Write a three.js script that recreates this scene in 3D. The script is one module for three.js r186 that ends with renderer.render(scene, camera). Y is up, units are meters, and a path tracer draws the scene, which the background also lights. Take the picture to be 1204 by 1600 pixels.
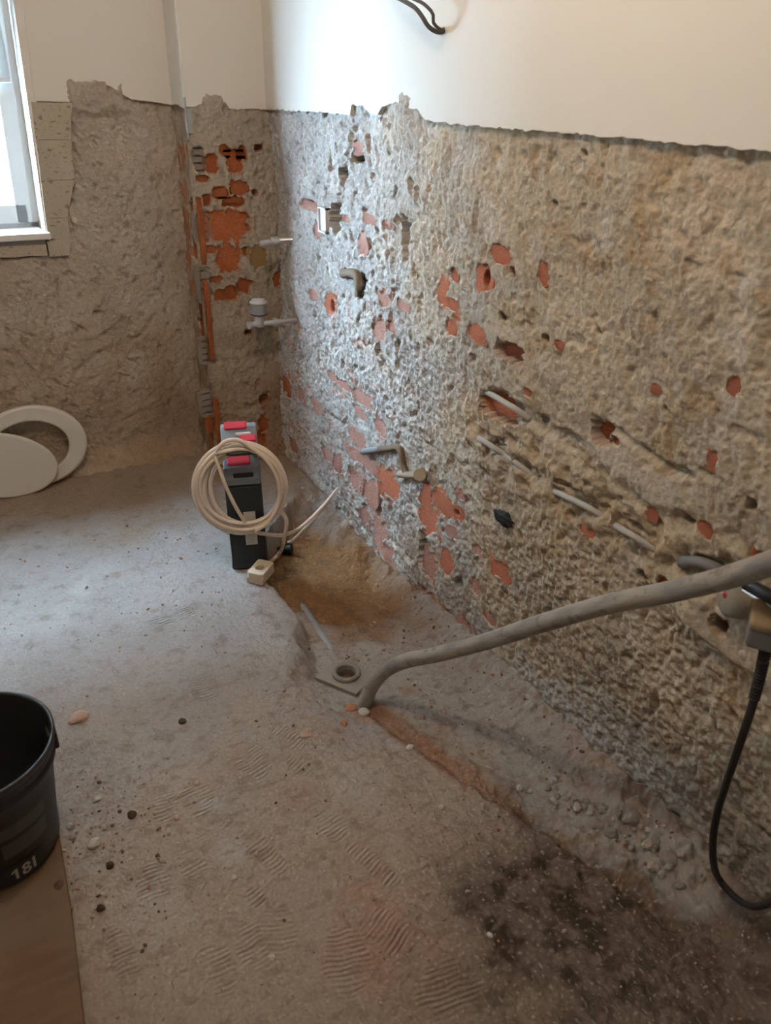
import * as THREE from 'three';
import { RoundedBoxGeometry } from 'three/addons/geometries/RoundedBoxGeometry.js';
import { mergeGeometries } from 'three/addons/utils/BufferGeometryUtils.js';

// ------------------------------------------------------------------ camera, sky, lamps, exposure
const scene = new THREE.Scene();
const EYE = new THREE.Vector3(-1.24227, 1.5637, 3.03534);
const YAW = 0.53632, PITCH = 0.4984, ROLL = 0.02856, FOCAL = 1200;
const FWD = new THREE.Vector3(Math.sin(YAW) * Math.cos(PITCH), -Math.sin(PITCH), -Math.cos(YAW) * Math.cos(PITCH));
const R0 = new THREE.Vector3(Math.cos(YAW), 0, Math.sin(YAW)), U0 = new THREE.Vector3().crossVectors(R0, FWD);
const RIGHT = R0.clone().multiplyScalar(Math.cos(ROLL)).addScaledVector(U0, Math.sin(ROLL));
const UP = U0.clone().multiplyScalar(Math.cos(ROLL)).addScaledVector(R0, -Math.sin(ROLL));
const camera = new THREE.PerspectiveCamera(2 * Math.atan(800 / FOCAL) * 180 / Math.PI, 1204 / 1600, 0.05, 60);
camera.position.copy(EYE);
camera.quaternion.setFromRotationMatrix(new THREE.Matrix4().makeBasis(RIGHT, UP, FWD.clone().negate()));
camera.focus = 2.6; camera.userData.fStop = 5;

scene.background = new THREE.Color().setRGB(0.58, 0.81, 1.0);
scene.backgroundIntensity = 112;
const BULB_COLOR = new THREE.Color().setRGB(1.0, 0.79, 0.60), BULB_POWER = 1.68, BULB_AT = new THREE.Vector3(-0.95, 2.48, 1.75);

const renderer = new THREE.WebGLRenderer({ antialias: true });
renderer.toneMapping = THREE.LinearToneMapping;
renderer.toneMappingExposure = 1.28;
renderer.shadowMap.enabled = true;

// ------------------------------------------------------------------ noise and helpers
let seed = 12345;
const rnd = () => { seed = (Math.imul(seed, 1664525) + 1013904223) >>> 0; return seed / 4294967296; };
const rr = (a, b) => a + (b - a) * rnd();
const PERM = new Uint8Array(512);
{ const p = [...Array(256).keys()]; for (let i = 255; i > 0; i--) { const j = Math.floor(rnd() * (i + 1)); [p[i], p[j]] = [p[j], p[i]]; } for (let i = 0; i < 512; i++) PERM[i] = p[i & 255]; }
const GX = new Float64Array(256), GY = new Float64Array(256);
for (let i = 0; i < 256; i++) { GX[i] = Math.cos(i * 2.399963); GY[i] = Math.sin(i * 2.399963); }
function pn(x, y) {                                   // gradient noise, about -0.7 .. 0.7
  const xf = Math.floor(x), yf = Math.floor(y), xi = xf & 255, yi = yf & 255; x -= xf; y -= yf;
  const u = x * x * x * (x * (x * 6 - 15) + 10), v = y * y * y * (y * (y * 6 - 15) + 10);
  const a = PERM[xi] + yi, b = PERM[xi + 1] + yi, h00 = PERM[a], h01 = PERM[a + 1], h10 = PERM[b], h11 = PERM[b + 1];
  const n00 = GX[h00] * x + GY[h00] * y, n10 = GX[h10] * (x - 1) + GY[h10] * y, n01 = GX[h01] * x + GY[h01] * (y - 1), n11 = GX[h11] * (x - 1) + GY[h11] * (y - 1);
  return (n00 + (n10 - n00) * u) * (1 - v) + (n01 + (n11 - n01) * u) * v;
}
const fbm = (x, y, o = 4) => { let s = 0, a = 1; for (let i = 0; i < o; i++) { s += a * pn(x, y); x = x * 2.03 + 17.1; y = y * 2.03 + 5.3; a *= 0.5; } return s; };
const sstep = (a, b, x) => { const t = Math.min(1, Math.max(0, (x - a) / (b - a))); return t * t * (3 - 2 * t); };
const lerp = (a, b, t) => a + (b - a) * t, clamp = (x, a = 0, b = 1) => Math.min(b, Math.max(a, x));
const mix3 = (a, b, t) => [lerp(a[0], b[0], t), lerp(a[1], b[1], t), lerp(a[2], b[2], t)];
const V = (x, y, z) => new THREE.Vector3(x, y, z);
function interp(list, x) {                            // piecewise linear through [x, y] pairs
  if (x <= list[0][0]) return list[0][1];
  for (let i = 1; i < list.length; i++) if (x <= list[i][0]) { const [a, b] = list[i - 1], [c, d] = list[i]; return lerp(b, d, (x - a) / (c - a)); }
  return list[list.length - 1][1];
}
// where the line of sight measured in the photograph meets a real plane of the room
const ray = (px, py) => FWD.clone().addScaledVector(RIGHT, (px - 602) / FOCAL).addScaledVector(UP, -(py - 800) / FOCAL);
const onX = (px, py, x = 0) => { const d = ray(px, py); return EYE.clone().addScaledVector(d, (x - EYE.x) / d.x); };
const onZ = (px, py, z = 0) => { const d = ray(px, py); return EYE.clone().addScaledVector(d, (z - EYE.z) / d.z); };
const onY = (px, py, y = 0) => { const d = ray(px, py); return EYE.clone().addScaledVector(d, (y - EYE.y) / d.y); };
const away = (px, py, depth) => EYE.clone().addScaledVector(ray(px, py), depth);
const onPlane = (px, py, p, n) => { const d = ray(px, py); return EYE.clone().addScaledVector(d, p.clone().sub(EYE).dot(n) / d.dot(n)); };

const taken = {};
const numbered = (n) => { const k = taken[n] = (taken[n] ?? -1) + 1; return k ? `${n}_${String(k).padStart(3, '0')}` : n; };
function tag(o, label, category, group) { o.userData = { label, category }; if (group) o.userData.group = group; return o; }
function add(name, geometry, material, parent) {
  const m = new THREE.Mesh(geometry, material); m.castShadow = m.receiveShadow = true;
  m.name = parent ? name : numbered(name);
  if (parent) { const n = parent.children.filter((c) => c.name.replace(/_\d{3}$/, '') === name).length; if (n) m.name = `${name}_${String(n).padStart(3, '0')}`; }
  (parent ?? scene).add(m); return m;
}
function thing(name, label, category, at = V(0, 0, 0), turn = 0, group) {
  const g = new THREE.Group(); g.name = numbered(name); g.position.copy(at); g.rotation.y = turn; scene.add(g);
  return tag(g, label, category, group);
}
function struct(name) { const g = new THREE.Group(); g.name = name; g.userData = { kind: 'structure' }; scene.add(g); return g; }
const box = (x0, x1, y0, y1, z0, z1) => new THREE.BoxGeometry(x1 - x0, y1 - y0, z1 - z0).translate((x0 + x1) / 2, (y0 + y1) / 2, (z0 + z1) / 2);
const rbox = (w, h, d, r, s = 3) => new RoundedBoxGeometry(w, h, d, s, r);
const tube = (pts, r, seg = 60, sides = 10) => new THREE.TubeGeometry(new THREE.CatmullRomCurve3(pts, false, 'centripetal'), seg, r, sides);
function rod(a, b, r0, r1 = r0, sides = 20) {
  const d = b.clone().sub(a), g = new THREE.CylinderGeometry(r1, r0, d.length(), sides);
  g.applyQuaternion(new THREE.Quaternion().setFromUnitVectors(V(0, 1, 0), d.clone().normalize())); return g.translate((a.x + b.x) / 2, (a.y + b.y) / 2, (a.z + b.z) / 2);
}
const merge = (list) => mergeGeometries(list.map((g) => { const n = g.index ? g.toNonIndexed() : g; for (const k of Object.keys(n.attributes)) if (!['position', 'normal', 'uv'].includes(k)) n.deleteAttribute(k); return n; }));

const toS = (l) => l <= 0.0031308 ? 12.92 * l : 1.055 * Math.pow(l, 1 / 2.4) - 0.055;
const TO_SRGB = new Uint8Array(4096); for (let i = 0; i < 4096; i++) TO_SRGB[i] = Math.round(255 * toS(i / 4095));
function colorMap(w, h, fn) {                         // fn(u, v) gives linear rgb
  const d = new Uint8Array(w * h * 4); let k = 0;
  for (let j = 0; j < h; j++) for (let i = 0; i < w; i++) { const c = fn((i + 0.5) / w, (j + 0.5) / h); for (let q = 0; q < 3; q++) d[k++] = TO_SRGB[Math.round(clamp(c[q]) * 4095)]; d[k++] = 255; }
  return finish(d, w, h, true);
}
function grayMap(w, h, fn) {
  const d = new Uint8Array(w * h * 4); let k = 0;
  for (let j = 0; j < h; j++) for (let i = 0; i < w; i++) { const c = Math.round(255 * clamp(fn((i + 0.5) / w, (j + 0.5) / h))); d[k++] = c; d[k++] = c; d[k++] = c; d[k++] = 255; }
  return finish(d, w, h, false);
}
function finish(d, w, h, srgb) {
  const t = new THREE.DataTexture(d, w, h); t.magFilter = THREE.LinearFilter; t.minFilter = THREE.LinearMipmapLinearFilter; t.generateMipmaps = true;
  t.wrapS = t.wrapT = THREE.RepeatWrapping; if (srgb) t.colorSpace = THREE.SRGBColorSpace; t.needsUpdate = true; return t;
}
const std = (r, g, b, rough = 0.9, o = {}) => new THREE.MeshPhysicalMaterial({ color: new THREE.Color().setRGB(r, g, b), roughness: rough, specularIntensity: rough > 0.89 ? 0.25 : 1, ...o });
// a rough surface: a grid over two lengths a and b, raised by hf along its outward side
function sheet(name, parent, a0, a1, b0, b1, step, world, hf, material, flip) {
  const na = Math.round((a1 - a0) / step), nb = Math.round((b1 - b0) / step), pos = new Float32Array((na + 1) * (nb + 1) * 3), uv = new Float32Array((na + 1) * (nb + 1) * 2), idx = new Uint32Array(na * nb * 6);
  let k = 0, q = 0, e = 0;
  for (let j = 0; j <= nb; j++) for (let i = 0; i <= na; i++) {
    const a = lerp(a0, a1, i / na), b = lerp(b0, b1, j / nb), w = world(a, b, hf(a, b));
    pos[k++] = w[0]; pos[k++] = w[1]; pos[k++] = w[2]; uv[q++] = i / na; uv[q++] = j / nb;
  }
  for (let j = 0; j < nb; j++) for (let i = 0; i < na; i++) {
    const p = j * (na + 1) + i, s = p + 1, t = p + na + 1, r = t + 1;
    idx.set(flip ? [p, t, s, s, t, r] : [p, s, t, s, r, t], e); e += 6;
  }
  const g = new THREE.BufferGeometry(); g.setAttribute('position', new THREE.BufferAttribute(pos, 3)); g.setAttribute('uv', new THREE.BufferAttribute(uv, 2)); g.setIndex(new THREE.BufferAttribute(idx, 1)); g.computeVertexNormals();
  return add(name, g, material, parent);
}

// ------------------------------------------------------------------ room measures
const BACK_Z = -0.165, PILLAR_X = -0.314, CEIL = 2.62, LEFT_X = -3.1, FRONT_Z = 4.3, EDGE_Y = 1.5;
const M = {
  paint: std(0.80, 0.77, 0.71, 0.75),
  paintCool: std(0.80, 0.77, 0.71, 0.75),
  core: std(0.33, 0.28, 0.23, 0.95),
  white: std(0.82, 0.83, 0.84, 0.35),
  pvc: std(0.80, 0.82, 0.84, 0.3),
  chrome: new THREE.MeshStandardMaterial({ color: new THREE.Color().setRGB(0.72, 0.73, 0.76), roughness: 0.3, metalness: 0.55 }),
  black: std(0.010, 0.010, 0.011, 0.55),
  darkHose: std(0.022, 0.020, 0.018, 0.7),
};

// bricks and holes in the stripped wall: photograph place of the centre, size, kind, shade
const WALL_MARKS = [];
function mark(px, py, w, h, kind = 'brick', shade = 0) {
  const c = onX(px, py), l = onX(px - w / 2, py), r = onX(px + w / 2, py), t = onX(px, py - h / 2), b = onX(px, py + h / 2);
  WALL_MARKS.push({ a: c.z, b: c.y, ra: Math.abs(r.z - l.z) / 2, rb: Math.max(Math.abs(t.y - b.y), 0.008) / 2, kind, shade, s: WALL_MARKS.length * 7.31 });
}
const rows = (list, kind, shade) => { for (const [x, y, w, h] of list) mark(x, y, w, h, kind, shade); };
// faces of brick dusted pale, in the daylit stretch
rows([[556, 230, 12, 18], [480, 320, 28, 14], [493, 360, 10, 24], [572, 343, 16, 11], [603, 352, 14, 9], [563, 383, 11, 26], [538, 342, 11, 11], [487, 461, 12, 14]], 'brick', 1);
rows([[598, 468, 15, 22], [590, 515, 19, 30], [608, 510, 11, 16], [626, 478, 15, 16], [468, 617, 10, 18], [492, 633, 13, 20], [517, 588, 13, 11], [536, 602, 18, 13]], 'brick', 1);
rows([[563, 622, 24, 18], [559, 643, 14, 14], [592, 668, 16, 24], [554, 684, 18, 18], [553, 712, 22, 14], [507, 708, 12, 16], [526, 726, 14, 26], [457, 697, 11, 18]], 'brick', 1);
rows([[551, 749, 17, 28], [574, 770, 18, 28], [578, 730, 15, 16], [568, 808, 18, 18], [590, 838, 16, 34], [602, 868, 16, 26], [613, 888, 13, 18], [670, 885, 18, 40]], 'brick', 1);
rows([[663, 936, 19, 30], [691, 957, 15, 22], [742, 860, 13, 13], [742, 918, 16, 24], [715, 772, 12, 12], [725, 982, 20, 24], [762, 968, 18, 14], [703, 832, 16, 12]], 'brick', 1);
// stronger red faces further along
rows([[606, 756, 28, 40], [667, 808, 26, 42], [661, 776, 11, 26], [686, 786, 18, 28], [695, 878, 20, 38], [776, 890, 26, 24], [780, 398, 30, 28], [845, 425, 13, 32]], 'brick', 0);
rows([[707, 430, 9, 18], [688, 456, 13, 36], [702, 476, 22, 17], [703, 512, 18, 26], [741, 523, 25, 20], [822, 615, 13, 12], [1142, 603, 20, 24], [1108, 720, 18, 26]], 'brick', 0);
rows([[1014, 804, 15, 18], [1100, 831, 26, 24], [1037, 914, 24, 20], [1176, 867, 16, 14], [912, 832, 22, 11], [960, 690, 14, 12], [444, 600, 10, 24], [868, 540, 12, 10], [1020, 610, 12, 11]], 'brick', 0);
// bricks broken open, with a dark cell inside
rows([[513, 477, 15, 28], [752, 434, 19, 40], [706, 800, 20, 16]], 'cell', 0);
rows([[792, 551, 44, 28], [772, 637, 54, 38], [937, 678, 34, 34], [1130, 972, 32, 28]], 'deep', 0);
// plain holes in the plaster
rows([[536, 272, 12, 16], [523, 341, 15, 44], [630, 370, 11, 60], [556, 246, 18, 16], [660, 860, 12, 60], [655, 925, 10, 24], [588, 546, 8, 20], [782, 496, 10, 14], [848, 530, 10, 9]], 'hole');
rows([[547, 430, 30, 12], [560, 452, 14, 30], [596, 738, 8, 20], [588, 790, 7, 34], [716, 915, 10, 20], [800, 425, 10, 14], [1172, 790, 16, 18], [1070, 812, 18, 12], [1000, 900, 14, 14], [840, 655, 10, 14]], 'hole');
rows([[880, 760, 40, 10], [985, 822, 30, 11], [1035, 640, 9, 10], [770, 690, 20, 16], [1105, 880, 46, 12], [910, 240, 9, 9], [930, 520, 10, 8], [1050, 740, 30, 10], [640, 290, 8, 22], [864, 318, 8, 9], [735, 560, 8, 12]], 'pit');
// broad old mortar patches and seams
const SEAM = [[1060, 955], [1110, 1000], [1150, 1030], [1204, 1062], [1260, 1095]].map(([x, y]) => { const p = onX(x, y); return [p.z, p.y]; });
const SEAM_UP = [[930, 655], [985, 690], [1030, 725], [1075, 745]].map(([x, y]) => { const p = onX(x, y); return [p.z, p.y]; });
const CHASES = [[[748, 683], [784, 709]], [[806, 722], [828, 742]], [[870, 769], [938, 804]], [[964, 823], [1012, 853]], [[1066, 880], [1140, 900]]].map((l) => l.map(([x, y]) => { const p = onX(x, y); return [p.z, p.y]; }));
const toChase = (a, b) => Math.min(...CHASES.map((l) => toLine(l, a, b)));
const CHASE_UP = [[765, 618], [825, 655], [900, 700]].map(([x, y]) => { const p = onX(x, y); return [p.z, p.y]; });
const PATCH = [[965, 715, 55, 44], [1020, 760, 70, 38]].map(([x, y, w, h]) => { const p = onX(x, y), l = onX(x - w, y), t = onX(x, y - h); return [p.z, p.y, Math.abs(p.z - l.z), Math.abs(t.y - p.y)]; });
const GROOVE = [[575, 175], [552, 205], [538, 260], [528, 310], [523, 360]].map(([x, y]) => { const p = onX(x, y); return [p.z, p.y]; });
function toLine(list, a, b) {                         // distance to a polyline
  let d = 9;
  for (let i = 1; i < list.length; i++) {
    const [x0, y0] = list[i - 1], [x1, y1] = list[i], dx = x1 - x0, dy = y1 - y0, t = clamp(((a - x0) * dx + (b - y0) * dy) / (dx * dx + dy * dy));
    d = Math.min(d, Math.hypot(a - x0 - t * dx, b - y0 - t * dy));
  }
  return d;
}
const markField = (m, a, b) => {
  const da = (a - m.a) / m.ra, db = (b - m.b) / m.rb;
  if (da * da > 3.2 || db * db > 3.2) return 9;
  return Math.cbrt(Math.abs(da) ** 3 + Math.abs(db) ** 3) + 0.42 * pn(a * 45 + m.s, b * 45) + 0.2 * pn(a * 110 + m.s, b * 110);
};
// height of the stripped plaster towards the room
const hackedRelief = (a, b, rough) => {
  const w1 = 0.05 * pn(a * 6, b * 6), ridge = 0.5 - Math.abs(pn((a + w1) * 15, (b - w1) * 11)) * 1.6;
  let h = 0.009 * fbm(a * 3.1 + 4, b * 3.3, 3) + rough * (0.006 * ridge - 0.003 + 0.006 * pn(a * 33 + 2, b * 24) + 0.0075 * pn(a * 62, b * 58 + 9) + 0.0045 * pn(a * 118, b * 110));
  h -= rough * 0.012 * sstep(0.26, 0.46, pn(a * 24 + 31, b * 19 + 7));
  h += rough * 0.005 * pn((a + 0.25 * b) * 46 + 3, b * 6);
  return h;
};
function wallRelief(z, y) {
  const rough = lerp(1.0, 0.55, sstep(0.9, 1.7, z + 0.6 * (y - 0.75)) * sstep(0.45, 1.0, y));
  let h = hackedRelief(z, y, rough);
  h += 0.007 * (1.15 - rough) * pn((z + 0.55 * y) * 34, (y - 0.55 * z) * 8) + 0.008 * (1.15 - rough) * pn(z * 9 + 4, y * 13);
  h += 0.018 * sstep(0.10, 0.0, Math.abs(z - 1.0)) * sstep(1.40, 1.50, y) * sstep(1.59, 1.55, y);                                  // swelling where the paint broke off higher
  h -= 0.022 * sstep(0.19, 0.175, z + 0.01 * pn(y * 20, 1)) * sstep(0.70, 0.74, y) * sstep(1.42, 1.2, y);   // taken back behind the pipes in the corner
  const seamY = interp(SEAM, z); { const t = sstep(SEAM[0][0] - 0.05, SEAM[0][0] + 0.03, z) * sstep(-0.004, 0.004, y - seamY - 0.004 * pn(z * 40, 3)); h = lerp(h, 0.024 + 0.45 * h, t * sstep(0.20, 0.06, y - seamY)); }
  { const q = PATCH.reduce((m, [a, b, ra, rb]) => Math.min(m, Math.hypot((z - a) / ra, (y - b) / rb)), 9) + 0.5 * pn(z * 14, y * 14) + 0.3 * pn(z * 40, y * 40), t = sstep(1.15, 0.6, q); h = lerp(h, 0.008 + 0.008 * pn(z * 9, y * 9) + 0.4 * h, t); }
  const su = toLine(SEAM_UP, z, y); h -= 0.014 * sstep(0.012, 0.002, su + 0.004 * pn(z * 60, y * 60));
  const ch = toChase(z, y); h -= 0.016 * sstep(0.03, 0.010, ch + 0.014 * pn(z * 30, y * 30)); h += 0.020 * sstep(0.14, 0.03, ch) * pn(z * 20 + 3, y * 22);
  const cu = toLine(CHASE_UP, z, y); h -= 0.016 * sstep(0.03, 0.012, cu + 0.012 * pn(z * 25, y * 25));
  h -= 0.010 * sstep(0.018, 0.004, toLine(GROOVE, z, y) + 0.008 * pn(z * 30, y * 30));
  for (const m of WALL_MARKS) {
    const e = markField(m, z, y); if (e > 1.3) continue;
    const t = sstep(1.06, 0.9, e);
    h = lerp(h, m.kind === 'hole' ? -0.042 : m.kind === 'deep' ? -0.07 : m.kind === 'pit' ? h - 0.014 : -0.03, t);
  }
  return Math.max(h, -0.075);
}
// colour of old plaster: sandy mortar, and grey lime brightened where window light falls
const GREY_LIT = [0.50, 0.49, 0.475], TAN = [0.45, 0.37, 0.275], OCHRE = [0.36, 0.25, 0.14], DARK = [0.20, 0.155, 0.115], LIME_LIT = [0.66, 0.65, 0.62], DAMP_DIM = [0.27, 0.235, 0.20], PINK = [0.52, 0.29, 0.22];
function wallColor(u, v) {
  const z = lerp(-0.03, 3.2, u), y = lerp(-0.12, 1.64, v);
  const n = fbm(z * 4 + 1, y * 4, 3), f = fbm(z * 22, y * 18, 3), g = pn(z * 160, y * 160);
  let c = mix3(GREY_LIT, TAN, clamp(sstep(0.75, 1.7, z + 0.35 * (y - 0.8) + 0.5 * n) * 0.9 + 0.03));
  c = mix3(c, LIME_LIT, 0.55 * sstep(0.15, 0.6, fbm(z * 9 + 8, y * 5, 3)) * lerp(1, 0.5, sstep(0.9, 1.6, z)));  // lime streaks, stronger near the corner to paint in daylight
  c = mix3(c, OCHRE, 0.6 * sstep(0.12, 0.5, fbm(z * 7 + 20, y * 9, 3)) * sstep(0.9, 1.8, z));
  c = mix3(c, DARK, 0.55 * sstep(0.2, 0.55, f) + 0.25 * sstep(0.25, 0.45, pn(z * 60, y * 44)));
  c = mix3(c, DAMP_DIM, 0.75 * sstep(0.55, 0.12, y + 0.14 * n) * sstep(1.0, 2.3, z));  // lower right: damp, with weaker light also painted into the tone
  c = mix3(c, [0.40, 0.395, 0.385], 0.8 * sstep(0.26, 0.12, y + 0.12 * n + 0.06 * f) * sstep(1.35, 1.6, z) * sstep(2.5, 2.2, z));
  c = mix3(c, OCHRE, 0.35 * sstep(0.14, 0.04, toChase(z, y) + 0.04 * f));
  { const q = PATCH.reduce((m, [a, b, ra, rb]) => Math.min(m, Math.hypot((z - a) / ra, (y - b) / rb)), 9) + 0.5 * pn(z * 14, y * 14); c = mix3(c, [0.50, 0.435, 0.355], 0.7 * sstep(1.1, 0.7, q + 0.4 * f)); }
  { const sy = interp(SEAM, z); c = mix3(c, [0.47, 0.385, 0.28], 0.7 * sstep(SEAM[0][0] - 0.05, SEAM[0][0] + 0.03, z) * sstep(-0.002, 0.004, y - sy) * sstep(0.16, 0.03, y - sy)); }
  c = mix3(c, PINK, 0.5 * sstep(0.16, 0.42, fbm(z * 13 + 40, y * 13, 2)) * sstep(1.2, 0.7, z) * sstep(1.05, 0.75, y));
  for (const m of WALL_MARKS) if (m.kind === 'brick' || m.kind === 'cell' || m.kind === 'deep') { const e = markField(m, z, y); if (e < 1.5) c = mix3(c, [0.42, 0.22, 0.16], 0.3 * sstep(1.4, 1.0, e)); }
  const k = 1 + 0.22 * g + 0.22 * n + 0.2 * f; return [c[0] * k, c[1] * k, c[2] * k];
}
function pnp(x, y, p) {                               // the same noise, repeating every p cells
  const blend = (f) => f * f * f * (f * (f * 6 - 15) + 10), xf = Math.floor(x), yf = Math.floor(y), fx = x - xf, fy = y - yf, u = blend(fx), v = blend(fy);
  const dot = (i, j) => { const h = PERM[(PERM[((xf + i) % p + p) % p] + ((yf + j) % p + p) % p) & 255]; return GX[h] * (fx - i) + GY[h] * (fy - j); };
  return lerp(lerp(dot(0, 0), dot(1, 0), u), lerp(dot(0, 1), dot(1, 1), u), v);
}
const plasterBump = grayMap(1024, 1024, (u, v) => { const a = pnp(u * 64, v * 64, 64), b = pnp(u * 110, v * 110, 110), c = pnp(u * 28, v * 28, 28), d = pnp(u * 200, v * 200, 200); return 0.5 + 0.36 * a + 0.2 * b + 0.3 * (0.3 - Math.abs(c)) + 0.10 * d - 0.25 * sstep(0.2, 0.45, pnp(u * 44, v * 44 + 11, 44)); });
const bumpTimes = (x, y) => { const t = plasterBump.clone(); t.repeat.set(x, y); t.needsUpdate = true; return t; };

// ------------------------------------------------------------------ right wall
const wallRight = struct('wall_right');
add('core', box(0.08, 0.32, -0.2, CEIL + 0.15, -0.6, FRONT_Z + 0.2), M.core, wallRight);
{
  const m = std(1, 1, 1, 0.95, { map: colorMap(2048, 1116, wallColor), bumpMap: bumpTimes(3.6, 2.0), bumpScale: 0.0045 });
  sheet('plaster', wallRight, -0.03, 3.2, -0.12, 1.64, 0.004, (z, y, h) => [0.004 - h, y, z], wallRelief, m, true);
}
const rag = (s) => Array.from({ length: 16 }, (_, i) => { const t = i / 16 * Math.PI * 2, k = 1 / Math.max(Math.abs(Math.cos(t)), Math.abs(Math.sin(t))); return new THREE.Vector2(Math.cos(t) * Math.min(k, 1.22) * (1 + 0.06 * Math.sin(i * 3.7 + s)), Math.sin(t) * Math.min(k, 1.22) * (1 + 0.05 * Math.cos(i * 5.1 + s))); });
function brickShape(s, kind) {
  const sh = new THREE.Shape(rag(s));
  const slot = (x, y, rx, ry) => { const p = new THREE.Path(); p.absellipse(x, y, rx, ry, 0, Math.PI * 2, true); sh.holes.push(p); };
  if (kind === 'cell') slot(0.3, 0.05, 0.38, 0.5);
  if (kind === 'slots') for (let i = 0; i < 4; i++) slot(0.0, -0.72 + i * 0.48, 0.72, 0.10);
  const g = new THREE.ExtrudeGeometry(sh, { depth: 0.8, bevelEnabled: true, bevelThickness: 0.08, bevelSize: 0.05, bevelSegments: 1, curveSegments: 8 });
  return g.translate(0, 0, -0.88);
}
const BRICK_GEO = [1, 2, 3, 4].map((s) => brickShape(s)), CELL_GEO = brickShape(2.5, 'cell'), SLOT_GEO = brickShape(6, 'slots');
const brickMap = (base, dust, amount, s) => colorMap(192, 192, (u, v) => { const n = fbm(u * 8 + s, v * 8, 4); const c = mix3(base, dust, amount * sstep(0.0, 0.55, n + 0.15)); const k = 1 + 0.12 * pn(u * 24, v * 24 + s); return [c[0] * k, c[1] * k, c[2] * k]; });
const BRICK_MAT = [
  std(1, 1, 1, 0.92, { map: brickMap([0.54, 0.165, 0.085], [0.54, 0.30, 0.22], 0.5, 1), bumpMap: plasterBump, bumpScale: 0.002 }),
  std(1, 1, 1, 0.92, { map: brickMap([0.56, 0.265, 0.20], [0.58, 0.43, 0.37], 0.8, 5), bumpMap: plasterBump, bumpScale: 0.002 }),
  std(1, 1, 1, 0.92, { map: brickMap([0.46, 0.115, 0.035], [0.48, 0.24, 0.13], 0.45, 9), bumpMap: plasterBump, bumpScale: 0.002 }),
  std(1, 1, 1, 0.95, { map: brickMap([0.36, 0.30, 0.25], [0.42, 0.36, 0.30], 0.8, 13), bumpMap: plasterBump, bumpScale: 0.002 }),
];
WALL_MARKS.forEach((m, i) => {
  if (m.kind === 'hole' || m.kind === 'pit') return;
  const b = add('brick', m.kind === 'cell' ? CELL_GEO : BRICK_GEO[i % 4], BRICK_MAT[m.shade], wallRight);
  b.scale.set(m.ra * 1.5, m.rb * 1.5, 0.035);
  b.rotation.set(0, -Math.PI / 2 + rr(-0.05, 0.05), rr(-0.08, 0.08)); b.position.set(m.kind === 'deep' ? 0.042 : 0.008, m.b, m.a);
  if (m.kind === 'deep') b.rotation.y += 0.25;
});
// paint above the stripped part, broken off along an uneven lower edge
function paintSheet(parent, outline, thick, place) {
  const g = new THREE.ExtrudeGeometry(new THREE.Shape(outline), { depth: thick, bevelEnabled: false, steps: 1 });
  place(g); return add('paint_layer', g, M.paint, parent);
}
function brokenEdge(points, amp, s) {                 // finely uneven line through [a, b] points
  const out = [];
  for (let i = 1; i < points.length; i++) {
    const [a, b] = points[i - 1], [c, d] = points[i], n = Math.max(2, Math.round(Math.hypot(c - a, d - b) / 0.012));
    for (let k = 0; k < n; k++) { const t = k / n, x = lerp(a, c, t), y = lerp(b, d, t); out.push(new THREE.Vector2(x, y + amp * pn(x * 55 + s + 9, 3.3 + y * 20) + 0.7 * amp * pn(x * 140 + s, 9))); }
  }
  const l = points[points.length - 1]; out.push(new THREE.Vector2(l[0], l[1])); return out;
}
{
  const edge = [[418, 171], [480, 174], [546, 180], [548, 164], [566, 166], [577, 176], [588, 180], [596, 168], [612, 161], [628, 159], [634, 168], [652, 171], [664, 187], [690, 192], [760, 199], [900, 209], [1000, 218], [1204, 237]].map(([x, y]) => { const p = onX(x, y, -0.010); return [p.z, p.y]; });
  edge.unshift([-0.2, edge[0][1]]); edge.push([FRONT_Z, edge[edge.length - 1][1] + 0.0]);
  const o = brokenEdge(edge, 0.006, 2); o.push(new THREE.Vector2(FRONT_Z, CEIL), new THREE.Vector2(-0.2, CEIL));
  paintSheet(wallRight, o, 0.075, (g) => g.rotateY(-Math.PI / 2).translate(0.066, 0, 0));
}

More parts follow.
